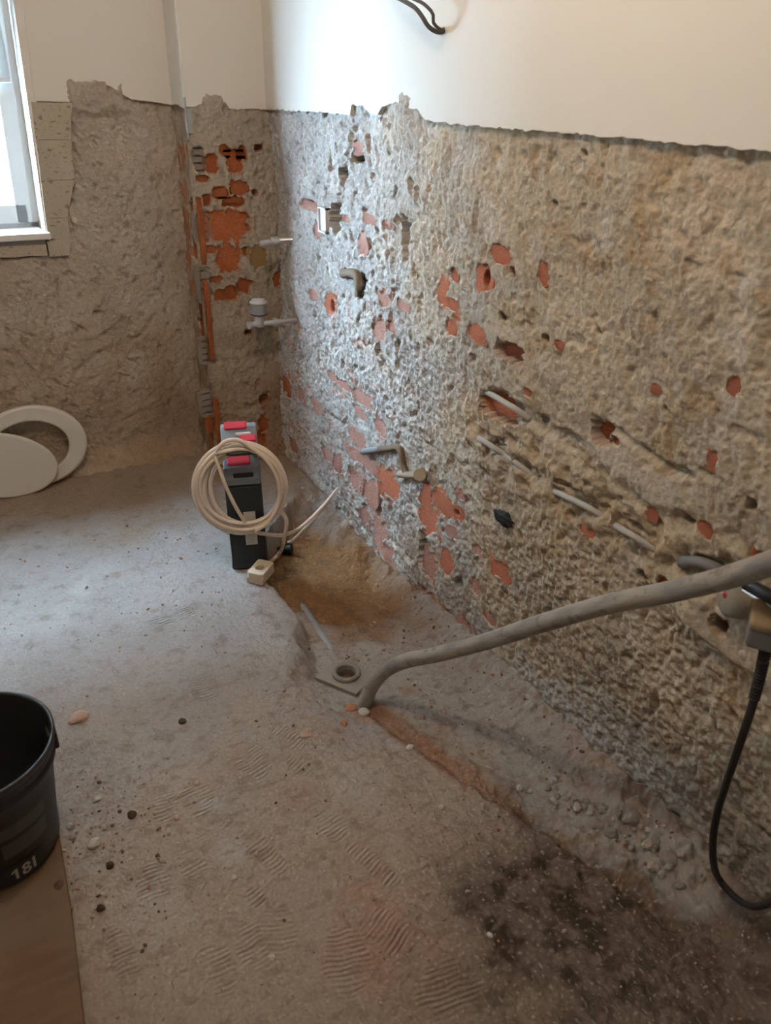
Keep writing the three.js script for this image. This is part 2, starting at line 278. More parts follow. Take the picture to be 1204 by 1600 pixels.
// ------------------------------------------------------------------ back wall with the window opening
const wallBack = struct('wall_back');
const SILL_Y = 1.073, HEAD_Y = 2.28, OPEN_L = -1.62, jambX = (y) => interp([[1.0, -0.835], [1.85, -0.787]], y) ;
{
  const sh = new THREE.Shape([[LEFT_X - 0.2, -0.2], [0.1, -0.2], [0.1, CEIL + 0.15], [LEFT_X - 0.2, CEIL + 0.15]].map(([x, y]) => new THREE.Vector2(x, y)));
  sh.holes.push(new THREE.Path([[OPEN_L, SILL_Y - 0.02], [OPEN_L, HEAD_Y], [jambX(HEAD_Y) + 0.008, HEAD_Y], [jambX(SILL_Y) + 0.008, SILL_Y - 0.02]].map(([x, y]) => new THREE.Vector2(x, y))));
  add('core', new THREE.ExtrudeGeometry(sh, { depth: 0.18, bevelEnabled: false }).translate(0, 0, BACK_Z - 0.21), M.core, wallBack);
  // reveal lining
  const rv = new THREE.Shape([[jambX(SILL_Y), SILL_Y], [jambX(SILL_Y) + 0.03, SILL_Y], [jambX(HEAD_Y) + 0.03, HEAD_Y], [jambX(HEAD_Y), HEAD_Y]].map(([x, y]) => new THREE.Vector2(x, y)));
  add('reveal', new THREE.ExtrudeGeometry(rv, { depth: 0.17, bevelEnabled: false }).translate(0, 0, BACK_Z - 0.165), M.paint, wallBack);
  add('reveal', box(OPEN_L, jambX(HEAD_Y) + 0.03, HEAD_Y - 0.02, HEAD_Y + 0.02, BACK_Z - 0.165, BACK_Z + 0.005), M.paint, wallBack);
  add('reveal', box(OPEN_L - 0.03, OPEN_L, SILL_Y, HEAD_Y, BACK_Z - 0.165, BACK_Z + 0.005), M.paint, wallBack);
}
const BACK_MARKS = [];
function backRelief(x, y) {
  let h = hackedRelief(x + 7, y + 3, 0.75) * 0.9 + 0.004;
  h += 0.02 * sstep(0.0, 0.05, x + 0.71) * sstep(-0.46, -0.5, x) * sstep(1.46, 1.5, y) * sstep(1.60, 1.57, y);
  const fillet = sstep(0.26, 0.08, y + 0.03 * pn(x * 12, 4)); h += 0.05 * fillet * fillet + 0.008 * fillet * pn(x * 26, y * 26);
  return Math.max(h, -0.02);
}
function backColor(u, v) {
  const x = lerp(-2.4, -0.29, u), y = lerp(-0.05, 1.62, v), n = fbm(x * 4 + 11, y * 4, 3), f = fbm(x * 20, y * 17 + 3, 3), g = pn(x * 150, y * 150);
  let c = mix3([0.47, 0.405, 0.335], [0.43, 0.34, 0.25], sstep(1.0, 0.4, y + 0.5 * n));
  c = mix3(c, [0.46, 0.42, 0.37], 0.5 * sstep(0.1, 0.5, fbm(x * 8, y * 6 + 9, 3)) * sstep(0.5, 1.1, y));
  c = mix3(c, DARK, 0.45 * sstep(0.2, 0.6, f));
  c = mix3(c, [0.30, 0.19, 0.105], 0.55 * sstep(0.75, 0.15, y + 0.25 * n) * sstep(-1.0, -0.45, x));
  const k = 1 + 0.16 * g + 0.14 * n; return [c[0] * k, c[1] * k, c[2] * k];
}
const backMat = std(1, 1, 1, 0.95, { map: colorMap(1280, 1024, backColor), bumpMap: bumpTimes(2.4, 1.9), bumpScale: 0.005 });
{
  const low = sheet('plaster', wallBack, -2.4, PILLAR_X + 0.02, -0.05, 1.0, 0.005, (x, y, h) => [x, y, BACK_Z - 0.012 + h], backRelief, backMat);
  const fix = (m, a0, a1, b0, b1) => { const uv = m.geometry.attributes.uv, W = 2.11, H = 1.67; for (let i = 0; i < uv.count; i++) uv.setXY(i, (lerp(a0, a1, uv.getX(i)) + 2.4) / W, (lerp(b0, b1, uv.getY(i)) + 0.05) / H); };
  fix(low, -2.4, PILLAR_X + 0.02, -0.05, 1.0);
  const high = sheet('plaster', wallBack, -0.79, PILLAR_X + 0.02, 1.0, 1.62, 0.005, (x, y, h) => [x, y, BACK_Z - 0.012 + h], backRelief, backMat);
  fix(high, -0.79, PILLAR_X + 0.02, 1.0, 1.62);
  const edge = [[108, 160], [106, 137], [128, 127], [150, 129], [172, 135], [190, 147], [205, 155], [235, 159], [268, 164], [290, 166]].map(([x, y]) => { const p = onZ(x, y, BACK_Z); return [p.x, p.y]; });
  const jx = (y) => jambX(y) + 0.014;
  const o = [new THREE.Vector2(jx(1.51), 1.512), ...brokenEdge(edge, 0.004, 5), new THREE.Vector2(PILLAR_X, CEIL), new THREE.Vector2(LEFT_X, CEIL), new THREE.Vector2(LEFT_X, 1.512), new THREE.Vector2(OPEN_L, 1.512), new THREE.Vector2(OPEN_L, HEAD_Y), new THREE.Vector2(jx(HEAD_Y), HEAD_Y)];
  o[o.length - 1].x = jx(1.85); o.push(new THREE.Vector2(jx(1.85), 1.85));
  paintSheet(wallBack, o, 0.03, (g) => g.translate(0, 0, BACK_Z - 0.022));
  add('paint_layer', box(LEFT_X, OPEN_L, 1.0, 1.513, BACK_Z - 0.03, BACK_Z), M.paint, wallBack);
}
// speckled tiles left standing beside and under the window
{
  const tm = std(1, 1, 1, 0.6, { map: colorMap(384, 384, (u, v) => {
    let c = mix3([0.50, 0.43, 0.34], [0.43, 0.37, 0.28], 0.5 + 0.5 * fbm(u * 4, v * 4, 3));
    c = mix3(c, [0.20, 0.17, 0.135], 0.8 * sstep(0.30, 0.42, pn(u * 15, v * 26)) + 0.6 * sstep(0.34, 0.45, pn(u * 30 + 4, v * 52)));
    const k = 1 + 0.1 * pn(u * 90, v * 90); return [c[0] * k, c[1] * k, c[2] * k];
  }) });
  const line = [160, 218, 281, 340, 400].map((y) => onZ(90, y, BACK_Z).y);
  const right = [[112, 160], [110, 190], [112, 240], [116, 281], [112, 300], [106, 330], [104, 345], [108, 362], [109, 382], [108, 397]].map(([x, y]) => { const p = onZ(x, y, BACK_Z); return [p.y, p.x]; }).reverse();
  const T = 0.012;
  for (let i = 0; i < 4; i++) {
    const y1 = line[i] - 0.0012, y0 = line[i + 1] + 0.0012, pts = [];
    pts.push(new THREE.Vector2(jambX(y0) + 0.004, y0));
    for (let k = 0; k <= 8; k++) { const y = lerp(y0, y1, k / 8); pts.push(new THREE.Vector2(interp(right, y) + 0.004 * pn(y * 60, 2), y)); }
    pts.push(new THREE.Vector2(jambX(y1) + 0.004, y1));
    if (i === 3) { pts.push(new THREE.Vector2(jambX(y1) + 0.004, SILL_Y - 0.02), new THREE.Vector2(jambX(y0) + 0.004, SILL_Y - 0.02)); }
    const g = new THREE.ExtrudeGeometry(new THREE.Shape(pts), { depth: T, bevelEnabled: true, bevelThickness: 0.001, bevelSize: 0.0008, bevelSegments: 1 }).translate(0, 0, BACK_Z - 0.004);
    const uv = g.attributes.uv; for (let q = 0; q < uv.count; q++) uv.setXY(q, uv.getX(q) * 3.2 + i * 0.37, uv.getY(q) * 3.2 + i * 0.21);
    add('tile', g, tm, wallBack);
  }
  for (const [a, b] of [[-0.998, -0.838], [-1.16, -1.0], [-1.322, -1.162]]) {
    const pts = [[a, 1.043], [a, 1.008], [lerp(a, b, 0.3), 1.004], [lerp(a, b, 0.6), 1.007], [b, 1.003], [b, 1.043]].map(([x, y]) => new THREE.Vector2(x, y));
    const g = new THREE.ExtrudeGeometry(new THREE.Shape(pts), { depth: T, bevelEnabled: true, bevelThickness: 0.001, bevelSize: 0.0008, bevelSegments: 1 }).translate(0, 0, BACK_Z - 0.004);
    const uv = g.attributes.uv; for (let q = 0; q < uv.count; q++) uv.setXY(q, uv.getX(q) * 3.2, uv.getY(q) * 3.2);
    add('tile', g, tm, wallBack);
  }
  add('mortar_bed', box(-1.5, -0.836, 1.036, SILL_Y - 0.012, BACK_Z - 0.03, BACK_Z + 0.002), std(0.42, 0.41, 0.39, 0.95), wallBack);
}
// window: frame, sash, panes, inner sill
{
  const w = struct('window_1'), zf = BACK_Z - 0.165, xr = (y) => jambX(y) + 0.004;
  const member = (pts, d, z) => new THREE.ExtrudeGeometry(new THREE.Shape(pts.map(([x, y]) => new THREE.Vector2(x, y))), { depth: d, bevelEnabled: true, bevelThickness: 0.004, bevelSize: 0.003, bevelSegments: 2 }).translate(0, 0, z);
  const b0 = SILL_Y, t0 = HEAD_Y;
  const upright = (off, wd, y0, y1) => [[xr(y0) - off - wd, y0], [xr(y0) - off, y0], [xr(y1) - off, y1], [xr(y1) - off - wd, y1]];
  add('window_frame', merge([member(upright(0, 0.032, b0, t0), 0.05, zf - 0.03), member([[OPEN_L, b0], [xr(b0), b0], [xr(b0), b0 + 0.03], [OPEN_L, b0 + 0.03]], 0.05, zf - 0.03), member([[OPEN_L, t0 - 0.05], [xr(t0), t0 - 0.05], [xr(t0), t0], [OPEN_L, t0]], 0.05, zf - 0.03), member([[OPEN_L, b0], [OPEN_L + 0.032, b0], [OPEN_L + 0.032, t0], [OPEN_L, t0]], 0.05, zf - 0.03)]), M.pvc, w);
  const mid = OPEN_L + 0.028;
  add('sash', merge([member(upright(0.028, 0.050, b0 + 0.032, t0 - 0.05), 0.05, zf - 0.012), member([[mid, b0 + 0.032], [xr(b0) - 0.04, b0 + 0.032], [xr(b0) - 0.04, b0 + 0.092], [mid, b0 + 0.092]], 0.05, zf - 0.012), member([[mid, t0 - 0.12], [xr(t0) - 0.05, t0 - 0.12], [xr(t0) - 0.05, t0 - 0.05], [mid, t0 - 0.05]], 0.05, zf - 0.012), member([[mid, b0 + 0.032], [mid + 0.05, b0 + 0.032], [mid + 0.05, t0 - 0.05], [mid, t0 - 0.05]], 0.05, zf - 0.012)]), M.pvc, w);
  const glass = new THREE.MeshPhysicalMaterial({ color: 0xffffff, roughness: 0, transmission: 1, thickness: 0, ior: 1.45 });
  add('pane', member([[mid + 0.045, b0 + 0.08], [xr(b0) - 0.07, b0 + 0.08], [xr(t0) - 0.07, t0 - 0.11], [mid + 0.045, t0 - 0.11]], 0.004, zf + 0.006), glass, w);
  const sill = new THREE.ExtrudeGeometry(new THREE.Shape([[OPEN_L - 0.02, BACK_Z - 0.13], [-0.838, BACK_Z - 0.13], [-0.836, BACK_Z], [-0.822, BACK_Z], [-0.822, BACK_Z + 0.026], [OPEN_L - 0.02, BACK_Z + 0.026]].map(([x, z]) => new THREE.Vector2(x, -z))), { depth: 0.016, bevelEnabled: true, bevelThickness: 0.004, bevelSize: 0.004, bevelSegments: 2 }).rotateX(-Math.PI / 2).translate(0, SILL_Y - 0.006, 0);
  add('window_sill', sill, M.white, w);
}
{ // roller blind let down over the upper part of the sash
  const b = thing('roller_blind', 'pale fabric roller blind let down over the upper half of the window', 'blind', V(0, 0, 0));
  const fabric = new THREE.MeshPhysicalMaterial({ color: new THREE.Color().setRGB(0.72, 0.74, 0.75), roughness: 0.95, transmission: 0.4, thickness: 0 });
  add('fabric', box(-1.58, -0.842, 1.575, 2.17, -0.270, -0.2685), fabric, b);
  add('bottom_bar', rbox(0.738, 0.016, 0.012, 0.004).translate(-1.211, 1.572, -0.2692), M.pvc, b);
  add('roller', rod(V(-1.58, 2.18, -0.262), V(-0.842, 2.18, -0.262), 0.018), M.pvc, b);
}

// ------------------------------------------------------------------ pillar between back and right wall
const pillar = struct('pillar');
add('core', box(PILLAR_X + 0.045, 0.09, -0.2, CEIL, -0.4, -0.045), M.core, pillar);
const PILLAR_MARKS = [];
const pm = (px, py, w, h, kind = 'brick', shade = 2) => { const c = onZ(px, py), l = onZ(px - w / 2, py), r = onZ(px + w / 2, py), t = onZ(px, py - h / 2), b = onZ(px, py + h / 2); PILLAR_MARKS.push({ a: c.x, b: c.y, ra: Math.abs(r.x - l.x) / 2, rb: Math.abs(t.y - b.y) / 2, kind, shade, s: PILLAR_MARKS.length * 3.7 + 50 }); };
for (const [x, y, w, h] of [[352, 236, 14, 18], [368, 252, 24, 36], [380, 240, 14, 20], [331, 256, 19, 28], [318, 280, 18, 10], [346, 303, 24, 20], [374, 294, 26, 22], [365, 316, 34, 14], [324, 313, 12, 18]]) pm(x, y, w, h);
for (const [x, y, w, h] of [[327, 391, 20, 13], [358, 404, 36, 40], [340, 437, 16, 10], [382, 447, 16, 22], [350, 462, 26, 16], [329, 502, 9, 9], [333, 664, 12, 20], [412, 664, 14, 26], [407, 690, 18, 22], [405, 740, 20, 16]]) pm(x, y, w, h);
pm(357, 353, 58, 46, 'brick'); pm(362, 459, 20, 22, 'cell'); pm(405, 402, 24, 32, 'brick', 4); pm(434, 437, 11, 22, 'brick');
for (const [x, y, w, h] of [[312, 250, 17, 42], [318, 357, 20, 46], [322, 446, 18, 52], [325, 550, 19, 36], [326, 632, 20, 36]]) pm(x, y, w, h, 'slots', 3);
for (const [x, y, w, h] of [[377, 336, 20, 9], [386, 393, 13, 14], [406, 232, 12, 10], [400, 302, 8, 9], [388, 443, 16, 7], [413, 624, 14, 14], [388, 520, 10, 8]]) pm(x, y, w, h, 'hole');
function pillarRelief(x, y) {
  let h = hackedRelief(x + 17, y + 9, 0.85) * 0.8 + 0.002;
  h += 0.012 * sstep(1.45, 1.49, y) * sstep(1.56, 1.53, y) * sstep(0.05, 0.02, Math.abs(x + 0.21));
  for (const m of PILLAR_MARKS) { const e = markField(m, x, y); if (e < 1.3) h = lerp(h, m.kind === 'hole' ? -0.036 : -0.026, sstep(1.06, 0.9, e)); }
  const fillet = sstep(0.22, 0.06, y + 0.03 * pn(x * 14, 8)); h += 0.03 * fillet;
  return Math.max(-0.04, h) * sstep(PILLAR_X, PILLAR_X + 0.012, x) - 0.004 * (1 - sstep(PILLAR_X, PILLAR_X + 0.02, x)) * (1 + pn(y * 40, 2));
}
function pillarColor(u, v) {
  const x = lerp(PILLAR_X, 0.03, u), y = lerp(-0.05, 1.62, v), n = fbm(x * 5 + 31, y * 5, 3), f = fbm(x * 24, y * 18 + 13, 3);
  let c = mix3([0.43, 0.37, 0.30], [0.36, 0.275, 0.195], sstep(1.1, 0.4, y + 0.4 * n));
  c = mix3(c, DARK, 0.5 * sstep(0.18, 0.6, f));
  c = mix3(c, [0.30, 0.17, 0.085], 0.7 * sstep(0.5, 0.1, y + 0.3 * n));
  for (const m of PILLAR_MARKS) if (m.shade === 2) { const e = markField(m, x, y); if (e < 1.5) c = mix3(c, [0.42, 0.15, 0.06], 0.7 * sstep(1.4, 0.95, e)); }
  const k = 1 + 0.16 * pn(x * 150, y * 150) + 0.12 * n; return [c[0] * k, c[1] * k, c[2] * k];
}
const pillarMat = std(1, 1, 1, 0.95, { map: colorMap(256, 1280, pillarColor), bumpMap: bumpTimes(0.4, 1.9), bumpScale: 0.004 });
sheet('plaster', pillar, PILLAR_X, 0.03, -0.05, 1.62, 0.0035, (x, y, h) => [x, y, -0.008 + h], pillarRelief, pillarMat);
BRICK_MAT[4] = std(0.40, 0.25, 0.11, 0.9, { bumpMap: plasterBump, bumpScale: 0.002 });
for (const m of PILLAR_MARKS) {
  if (m.kind === 'hole') continue;
  const b = add('brick', m.kind === 'slots' ? SLOT_GEO : m.kind === 'cell' ? CELL_GEO : BRICK_GEO[PILLAR_MARKS.indexOf(m) % 4], BRICK_MAT[m.shade], pillar);
  b.scale.set(m.ra * 1.45, m.rb * (m.kind === 'slots' ? 1.15 : 1.45), 0.026); b.position.set(m.a, m.b, -0.015); b.rotation.z = rr(-0.06, 0.06);
}
{ // flank towards the window: red brick shows along its edge
  const strips = [[1.13, 0.06], [1.02, 0.05], [0.80, 0.07], [0.71, 0.08], [0.62, 0.04], [0.34, 0.05], [0.24, 0.05]];
  const rel = (z, y) => { let h = hackedRelief(z + 27, y + 19, 0.6) * 0.8; for (const [c, r] of strips) h = lerp(h, -0.02, sstep(1.1, 0.9, Math.max(Math.abs(y - c) / r, Math.abs(z + 0.042) / 0.036) + 0.5 * pn(z * 40, y * 40))); return h * sstep(0.0, -0.012, z) + 0.0; };
  sheet('plaster', pillar, BACK_Z - 0.05, 0.0, -0.05, 1.62, 0.004, (z, y, h) => [PILLAR_X + 0.004 - h, y, z - 0.008], rel, pillarMat, true);
  strips.forEach(([c, r], i) => { const b = add('brick', BRICK_GEO[i % 4], BRICK_MAT[2], pillar); b.scale.set(0.05, r * 1.3, 0.02); b.rotation.y = -Math.PI / 2; b.position.set(PILLAR_X + 0.011, c, -0.045); });
  const edge = [[286, 167], [306, 166], [318, 161], [335, 157], [352, 160], [358, 170], [385, 170], [418, 171], [430, 172]].map(([x, y]) => { const p = onZ(x, y); return [p.x, p.y]; });
  edge[0][0] = PILLAR_X - 0.001; edge[edge.length - 1][0] = 0.02;
  const o = brokenEdge(edge, 0.004, 8); o.push(new THREE.Vector2(0.02, CEIL), new THREE.Vector2(PILLAR_X - 0.001, CEIL));
  paintSheet(pillar, o, 0.045, (g) => g.translate(0, 0, -0.046));
  paintSheet(pillar, brokenEdge([[-0.2, 1.505], [-0.1, 1.512], [-0.02, 1.5]], 0.004, 12).concat([new THREE.Vector2(-0.003, CEIL), new THREE.Vector2(-0.2, CEIL)]), 0.045, (g) => g.rotateY(-Math.PI / 2).translate(PILLAR_X + 0.042, 0, 0));
  add('corner_bead', merge([rod(V(PILLAR_X - 0.001, 1.40, 0.001), V(PILLAR_X - 0.002, 1.535, 0.002), 0.004, 0.004, 8), box(PILLAR_X, PILLAR_X + 0.02, 1.42, 1.50, 0.0, 0.0015)]), std(0.42, 0.43, 0.42, 0.6, { metalness: 0.4 }), pillar);
}

// ------------------------------------------------------------------ floor
const EDGE_X = [[0.3, -0.08], [0.5, -0.2], [0.7, -0.36], [0.85, -0.455], [0.95, -0.445], [1.04, -0.43], [1.16, -0.435], [1.3, -0.485], [1.42, -0.545], [1.6, -0.52], [1.9, -0.42], [2.2, -0.3], [2.6, -0.2]];
const slabY = (z) => interp([[-0.2, 0.10], [0.1, 0.085], [0.9, 0.08], [1.5, 0.06], [2.0, 0.045], [3.2, 0.045]], z);
const TRAIL = [[583, 1108], [640, 1150], [700, 1192], [770, 1240], [860, 1295], [960, 1370], [1040, 1440]].map(([x, y]) => { const p = onY(x, y, 0.02); return [p.x, p.z]; });
const SOIL = onY(900, 1450, 0.02), SOIL2 = onY(790, 1380, 0.03), PIT = [-0.215, 0.86];
const slabMask = (x, z) => { const d = x - interp(EDGE_X, z) + 0.03 * pn(x * 9, z * 9) + 0.012 * pn(x * 34, z * 34), w = interp([[1.2, 0.022], [1.5, 0.07], [2.0, 0.22]], z); return 1 - sstep(-w, w, d) * sstep(0.42, 0.52, z + 0.25 * x + 0.05 + 0.03 * pn(x * 20, z * 20)); };
const pitMask = (x, z) => sstep(1.25, 0.55, Math.hypot((x - PIT[0]) / 0.29, (z - PIT[1]) / 0.46) + 0.35 * pn(x * 9, z * 9));
let DRAIN = null;
function floorY(x, z) {
  const s = slabMask(x, z), n = fbm(x * 5, z * 5, 3), f = pn(x * 40, z * 40), g = pn(x * 85, z * 85);
  let low = 0.012 + 0.010 * n + 0.004 * f - 0.045 * pitMask(x, z) + 0.012 * sstep(0.30, 0.0, -x) * sstep(1.2, 1.9, z);
  const foot = sstep(0.13, 0.0, -x + 0.05 * pn(z * 9, 3)); low += 0.05 * foot * foot + 0.018 * foot * pn(x * 30, z * 30);
  const rub = sstep(0.34, 0.1, Math.hypot((x + 0.09) / 0.5, (z - 2.26) / 0.9)); low += rub * (0.018 + 0.022 * pn(x * 26 + 5, z * 26) + 0.012 * pn(x * 60, z * 60));
  let top = slabY(z) + 0.004 * n + 0.0012 * f + 0.0006 * g;
  const br = sstep(1.35, 1.8, z); top += br * (0.003 * fbm(x * 9, z * 9, 3) + 0.0014 * pn(x * 55, z * 55));
  top += 0.012 * sstep(0.05, 0.0, Math.abs(x - interp(EDGE_X, z) + 0.05)) * sstep(0.8, 0.95, z) * sstep(1.5, 1.3, z) * (0.4 + pn(x * 22, z * 22));
  let y = lerp(low, top, s);
  const t = toLine(TRAIL, x, z); y -= 0.012 * sstep(0.035, 0.005, t + 0.012 * pn(x * 22, z * 22)); y += 0.006 * sstep(0.07, 0.03, t) * (0.3 + pn(x * 40, z * 40));
  const so = sstep(0.55, 0.1, Math.hypot((x - SOIL.x) / 0.75, (z - SOIL.z) / 0.9) + 0.2 * pn(x * 8, z * 8)); y += so * (0.006 * pn(x * 32, z * 32) + 0.004 * pn(x * 75, z * 75));
  if (DRAIN && Math.hypot(x - DRAIN.x, z - DRAIN.z) < 0.036) y -= 0.06;
  if (z < 0) y += 0.02 * sstep(0.0, -0.14, z) * (0.6 + pn(x * 15, 2));
  return y;
}
function onFloor(px, py) { let y = 0.05; for (let i = 0; i < 14; i++) { const p = onY(px, py, y); y = lerp(y, floorY(p.x, p.z), 0.7); } const p = onY(px, py, y); p.y = floorY(p.x, p.z); return p; }
DRAIN = onFloor(541, 1049);
const FX0 = -2.2, FX1 = 0.05, FZ0 = -0.26, FZ1 = 3.15;
const blob = (px, py, r, k = 1) => { const p = onY(px, py, 0.05); return [p.x, p.z, r, k]; };
const HEAP = [[820, 1200], [900, 1262], [985, 1310], [1075, 1370]].map(([px, py]) => { const p = onY(px, py, 0.05); return [p.x, p.z]; });
const PALE = [blob(130, 930, 0.05), blob(160, 905, 0.09, 0.6), blob(60, 960, 0.18, 0.6), blob(450, 950, 0.09, 0.8), blob(400, 1010, 0.16, 0.5), blob(850, 1255, 0.05, 0.9), blob(560, 1230, 0.09, 0.5), blob(360, 1330, 0.04, 0.9), blob(330, 1260, 0.03, 0.6), blob(250, 1420, 0.08, 0.35), blob(240, 1180, 0.14, 0.4), blob(40, 850, 0.2, 0.5)];
const RED = [blob(590, 1450, 0.12, 0.8), blob(470, 1245, 0.06, 0.6), blob(690, 1110, 0.05, 0.8), blob(640, 1065, 0.03, 0.8), blob(380, 1190, 0.05, 0.45), blob(560, 1105, 0.05, 0.9), blob(520, 1140, 0.07, 0.4), blob(640, 1500, 0.15, 0.5), blob(560, 1350, 0.07, 0.5)];
function floorColor(u, v) {
  const x = lerp(FX0, FX1, u), z = lerp(FZ0, FZ1, v), n = fbm(x * 3.5 + 3, z * 3.5, 4), f = fbm(x * 16, z * 16, 3), g = pn(x * 140, z * 140);
  const s = slabMask(x, z), pit = pitMask(x, z);
  let top = mix3([0.30, 0.272, 0.26], [0.315, 0.252, 0.202], sstep(1.15, 2.1, z + 0.35 * n + 0.12 * x + 0.15));
  top = mix3(top, [0.30, 0.205, 0.12], 0.75 * sstep(0.55, 0.05, z + 0.3 * n + 0.22 * (-0.6 - x)) );
  top = mix3(top, [0.235, 0.175, 0.125], 0.6 * sstep(1.9, 2.5, z + 0.3 * n) );
  let low = mix3([0.35, 0.325, 0.305], [0.30, 0.24, 0.195], sstep(1.5, 2.3, z + 0.3 * n));
  low = mix3(low, [0.25, 0.13, 0.05], pit * 0.95); low = mix3(low, [0.19, 0.11, 0.05], pit * 0.35 * sstep(0.0, 0.5, f));
  let c = mix3(low, top, s);
  for (const [bx, bz, r, k] of PALE) { const d = Math.hypot(x - bx, z - bz) / r; if (d < 2) c = mix3(c, [0.42, 0.40, 0.385], 0.6 * k * sstep(1.3, 0.2, d + 0.6 * f)); }
  for (const [bx, bz, r, k] of RED) { const d = Math.hypot(x - bx, z - bz) / r; if (d < 2) c = mix3(c, [0.27, 0.145, 0.09], 0.5 * k * sstep(1.4, 0.3, d + 0.7 * f)); }
  const t = toLine(TRAIL, x, z), along = sstep(2.25, 1.7, z); c = mix3(c, mix3([0.22, 0.13, 0.065], [0.24, 0.11, 0.055], along), 0.8 * sstep(0.06, 0.012, t + 0.025 * f));
  const so = sstep(0.62, 0.2, Math.hypot((x - SOIL.x - 0.06) / 0.95, (z - SOIL.z - 0.16) / 0.95) + 0.3 * n), so2 = sstep(0.3, 0.1, Math.hypot(x - SOIL2.x, z - SOIL2.z) + 0.15 * n);
  c = mix3(c, [0.085, 0.060, 0.043], clamp(0.85 * so + 0.4 * so2) * (0.75 + 0.4 * sstep(0.3, -0.3, f)));
  c = mix3(c, [0.36, 0.35, 0.335], 0.8 * sstep(0.115, 0.03, toLine(HEAP, x, z) + 0.05 * f) * (1 - s));
  c = mix3(c, [0.15, 0.11, 0.08], 0.35 * sstep(0.22, 0.6, f));
  c = mix3(c, [0.46, 0.42, 0.38], 0.3 * sstep(0.25, 0.5, pn(x * 110 + 5, z * 110))); c = mix3(c, [0.19, 0.14, 0.105], 0.3 * sstep(0.1, 0.45, pn(x * 30 + 8, z * 44)) * (0.5 + sstep(0.9, 1.8, z)));
  const k = 1 + 0.14 * g + 0.12 * n; return [c[0] * k, c[1] * k, c[2] * k];
}
// boot prints pressed in the dust
const PRINTS = [[395, 1190, 0.05, 0.07, 0.2], [455, 1155, 0.03, 0.09, 0.35], [470, 1200, 0.025, 0.05, 0.35], [310, 1250, 0.045, 0.06, 0.1], [260, 1265, 0.04, 0.05, 0.0], [410, 1330, 0.03, 0.09, 0.3], [400, 1400, 0.025, 0.03, 0.3], [430, 1455, 0.055, 0.07, -0.35], [395, 1480, 0.04, 0.06, 0.1], [340, 1510, 0.04, 0.07, 0.0], [580, 1345, 0.03, 0.10, 0.3], [600, 1450, 0.05, 0.07, 0.4], [540, 1500, 0.06, 0.08, -0.3], [190, 1490, 0.03, 0.07, 0.05], [200, 1060, 0.05, 0.06, -0.2], [250, 985, 0.05, 0.06, -0.1], [290, 970, 0.04, 0.05, 0.1], [320, 1080, 0.05, 0.07, 0.0], [700, 1540, 0.08, 0.06, -0.2], [240, 1380, 0.04, 0.06, 0.0], [300, 1350, 0.03, 0.05, 0.2], [520, 1290, 0.04, 0.06, 0.1]]
  .map(([px, py, w, l, t]) => { const p = onY(px, py, 0.05); return [p.x, p.z, w, l, t]; });
const floorBump = grayMap(2048, 2048, (u, v) => {
  const x = lerp(FX0, FX1, u), z = lerp(FZ0, FZ1, v);
  let h = 0.5 + 0.16 * pn(x * 26, z * 26) + 0.17 * pn(x * 65, z * 60) + 0.13 * pn(x * 150, z * 140) + 0.14 * sstep(0.34, 0.5, pn(x * 48 + 9, z * 48)) - 0.12 * sstep(0.32, 0.5, pn(x * 36 + 2, z * 30 + 7));
  for (const [px, pz, w, l, t] of PRINTS) {
    const dx = x - px, dz = z - pz; if (dx * dx + dz * dz > 0.03) continue;
    const a = (dx * Math.cos(t) - dz * Math.sin(t)) * 1.25, b = (dx * Math.sin(t) + dz * Math.cos(t)) * 1.1, m = sstep(1.15, 0.8, Math.hypot(a / w, b / l) + 0.3 * pn(x * 30, z * 30));
    if (m > 0) h = lerp(h, 0.44 + 0.19 * Math.sin(b * 540 + 0.9 * Math.sin(a * 60 + px * 9) + 2 * pn(x * 30, z * 30)) + (h - 0.5) * 0.6, m * 0.85 * clamp(0.75 + 1.2 * pn(x * 22 + 4, z * 22)));
  }
  return h;
});
const floorG = struct('floor');
add('base', merge([box(LEFT_X - 0.2, 0.3, -0.3, -0.12, -0.6, FRONT_Z + 0.2), box(LEFT_X - 0.2, FX0 + 0.002, -0.12, 0.046, -0.6, FRONT_Z + 0.2), box(FX0, 0.1, -0.12, 0.044, FZ1 - 0.002, FRONT_Z + 0.2)]), std(0.36, 0.32, 0.28, 0.95), floorG);
const floorMat = std(1, 1, 1, 0.93, { map: colorMap(1600, 2048, floorColor), bumpMap: floorBump, bumpScale: 0.011 });
sheet('screed', floorG, FX0, FX1, FZ0, FZ1, 0.005, (x, z, h) => [x, h, z], floorY, floorMat, true);

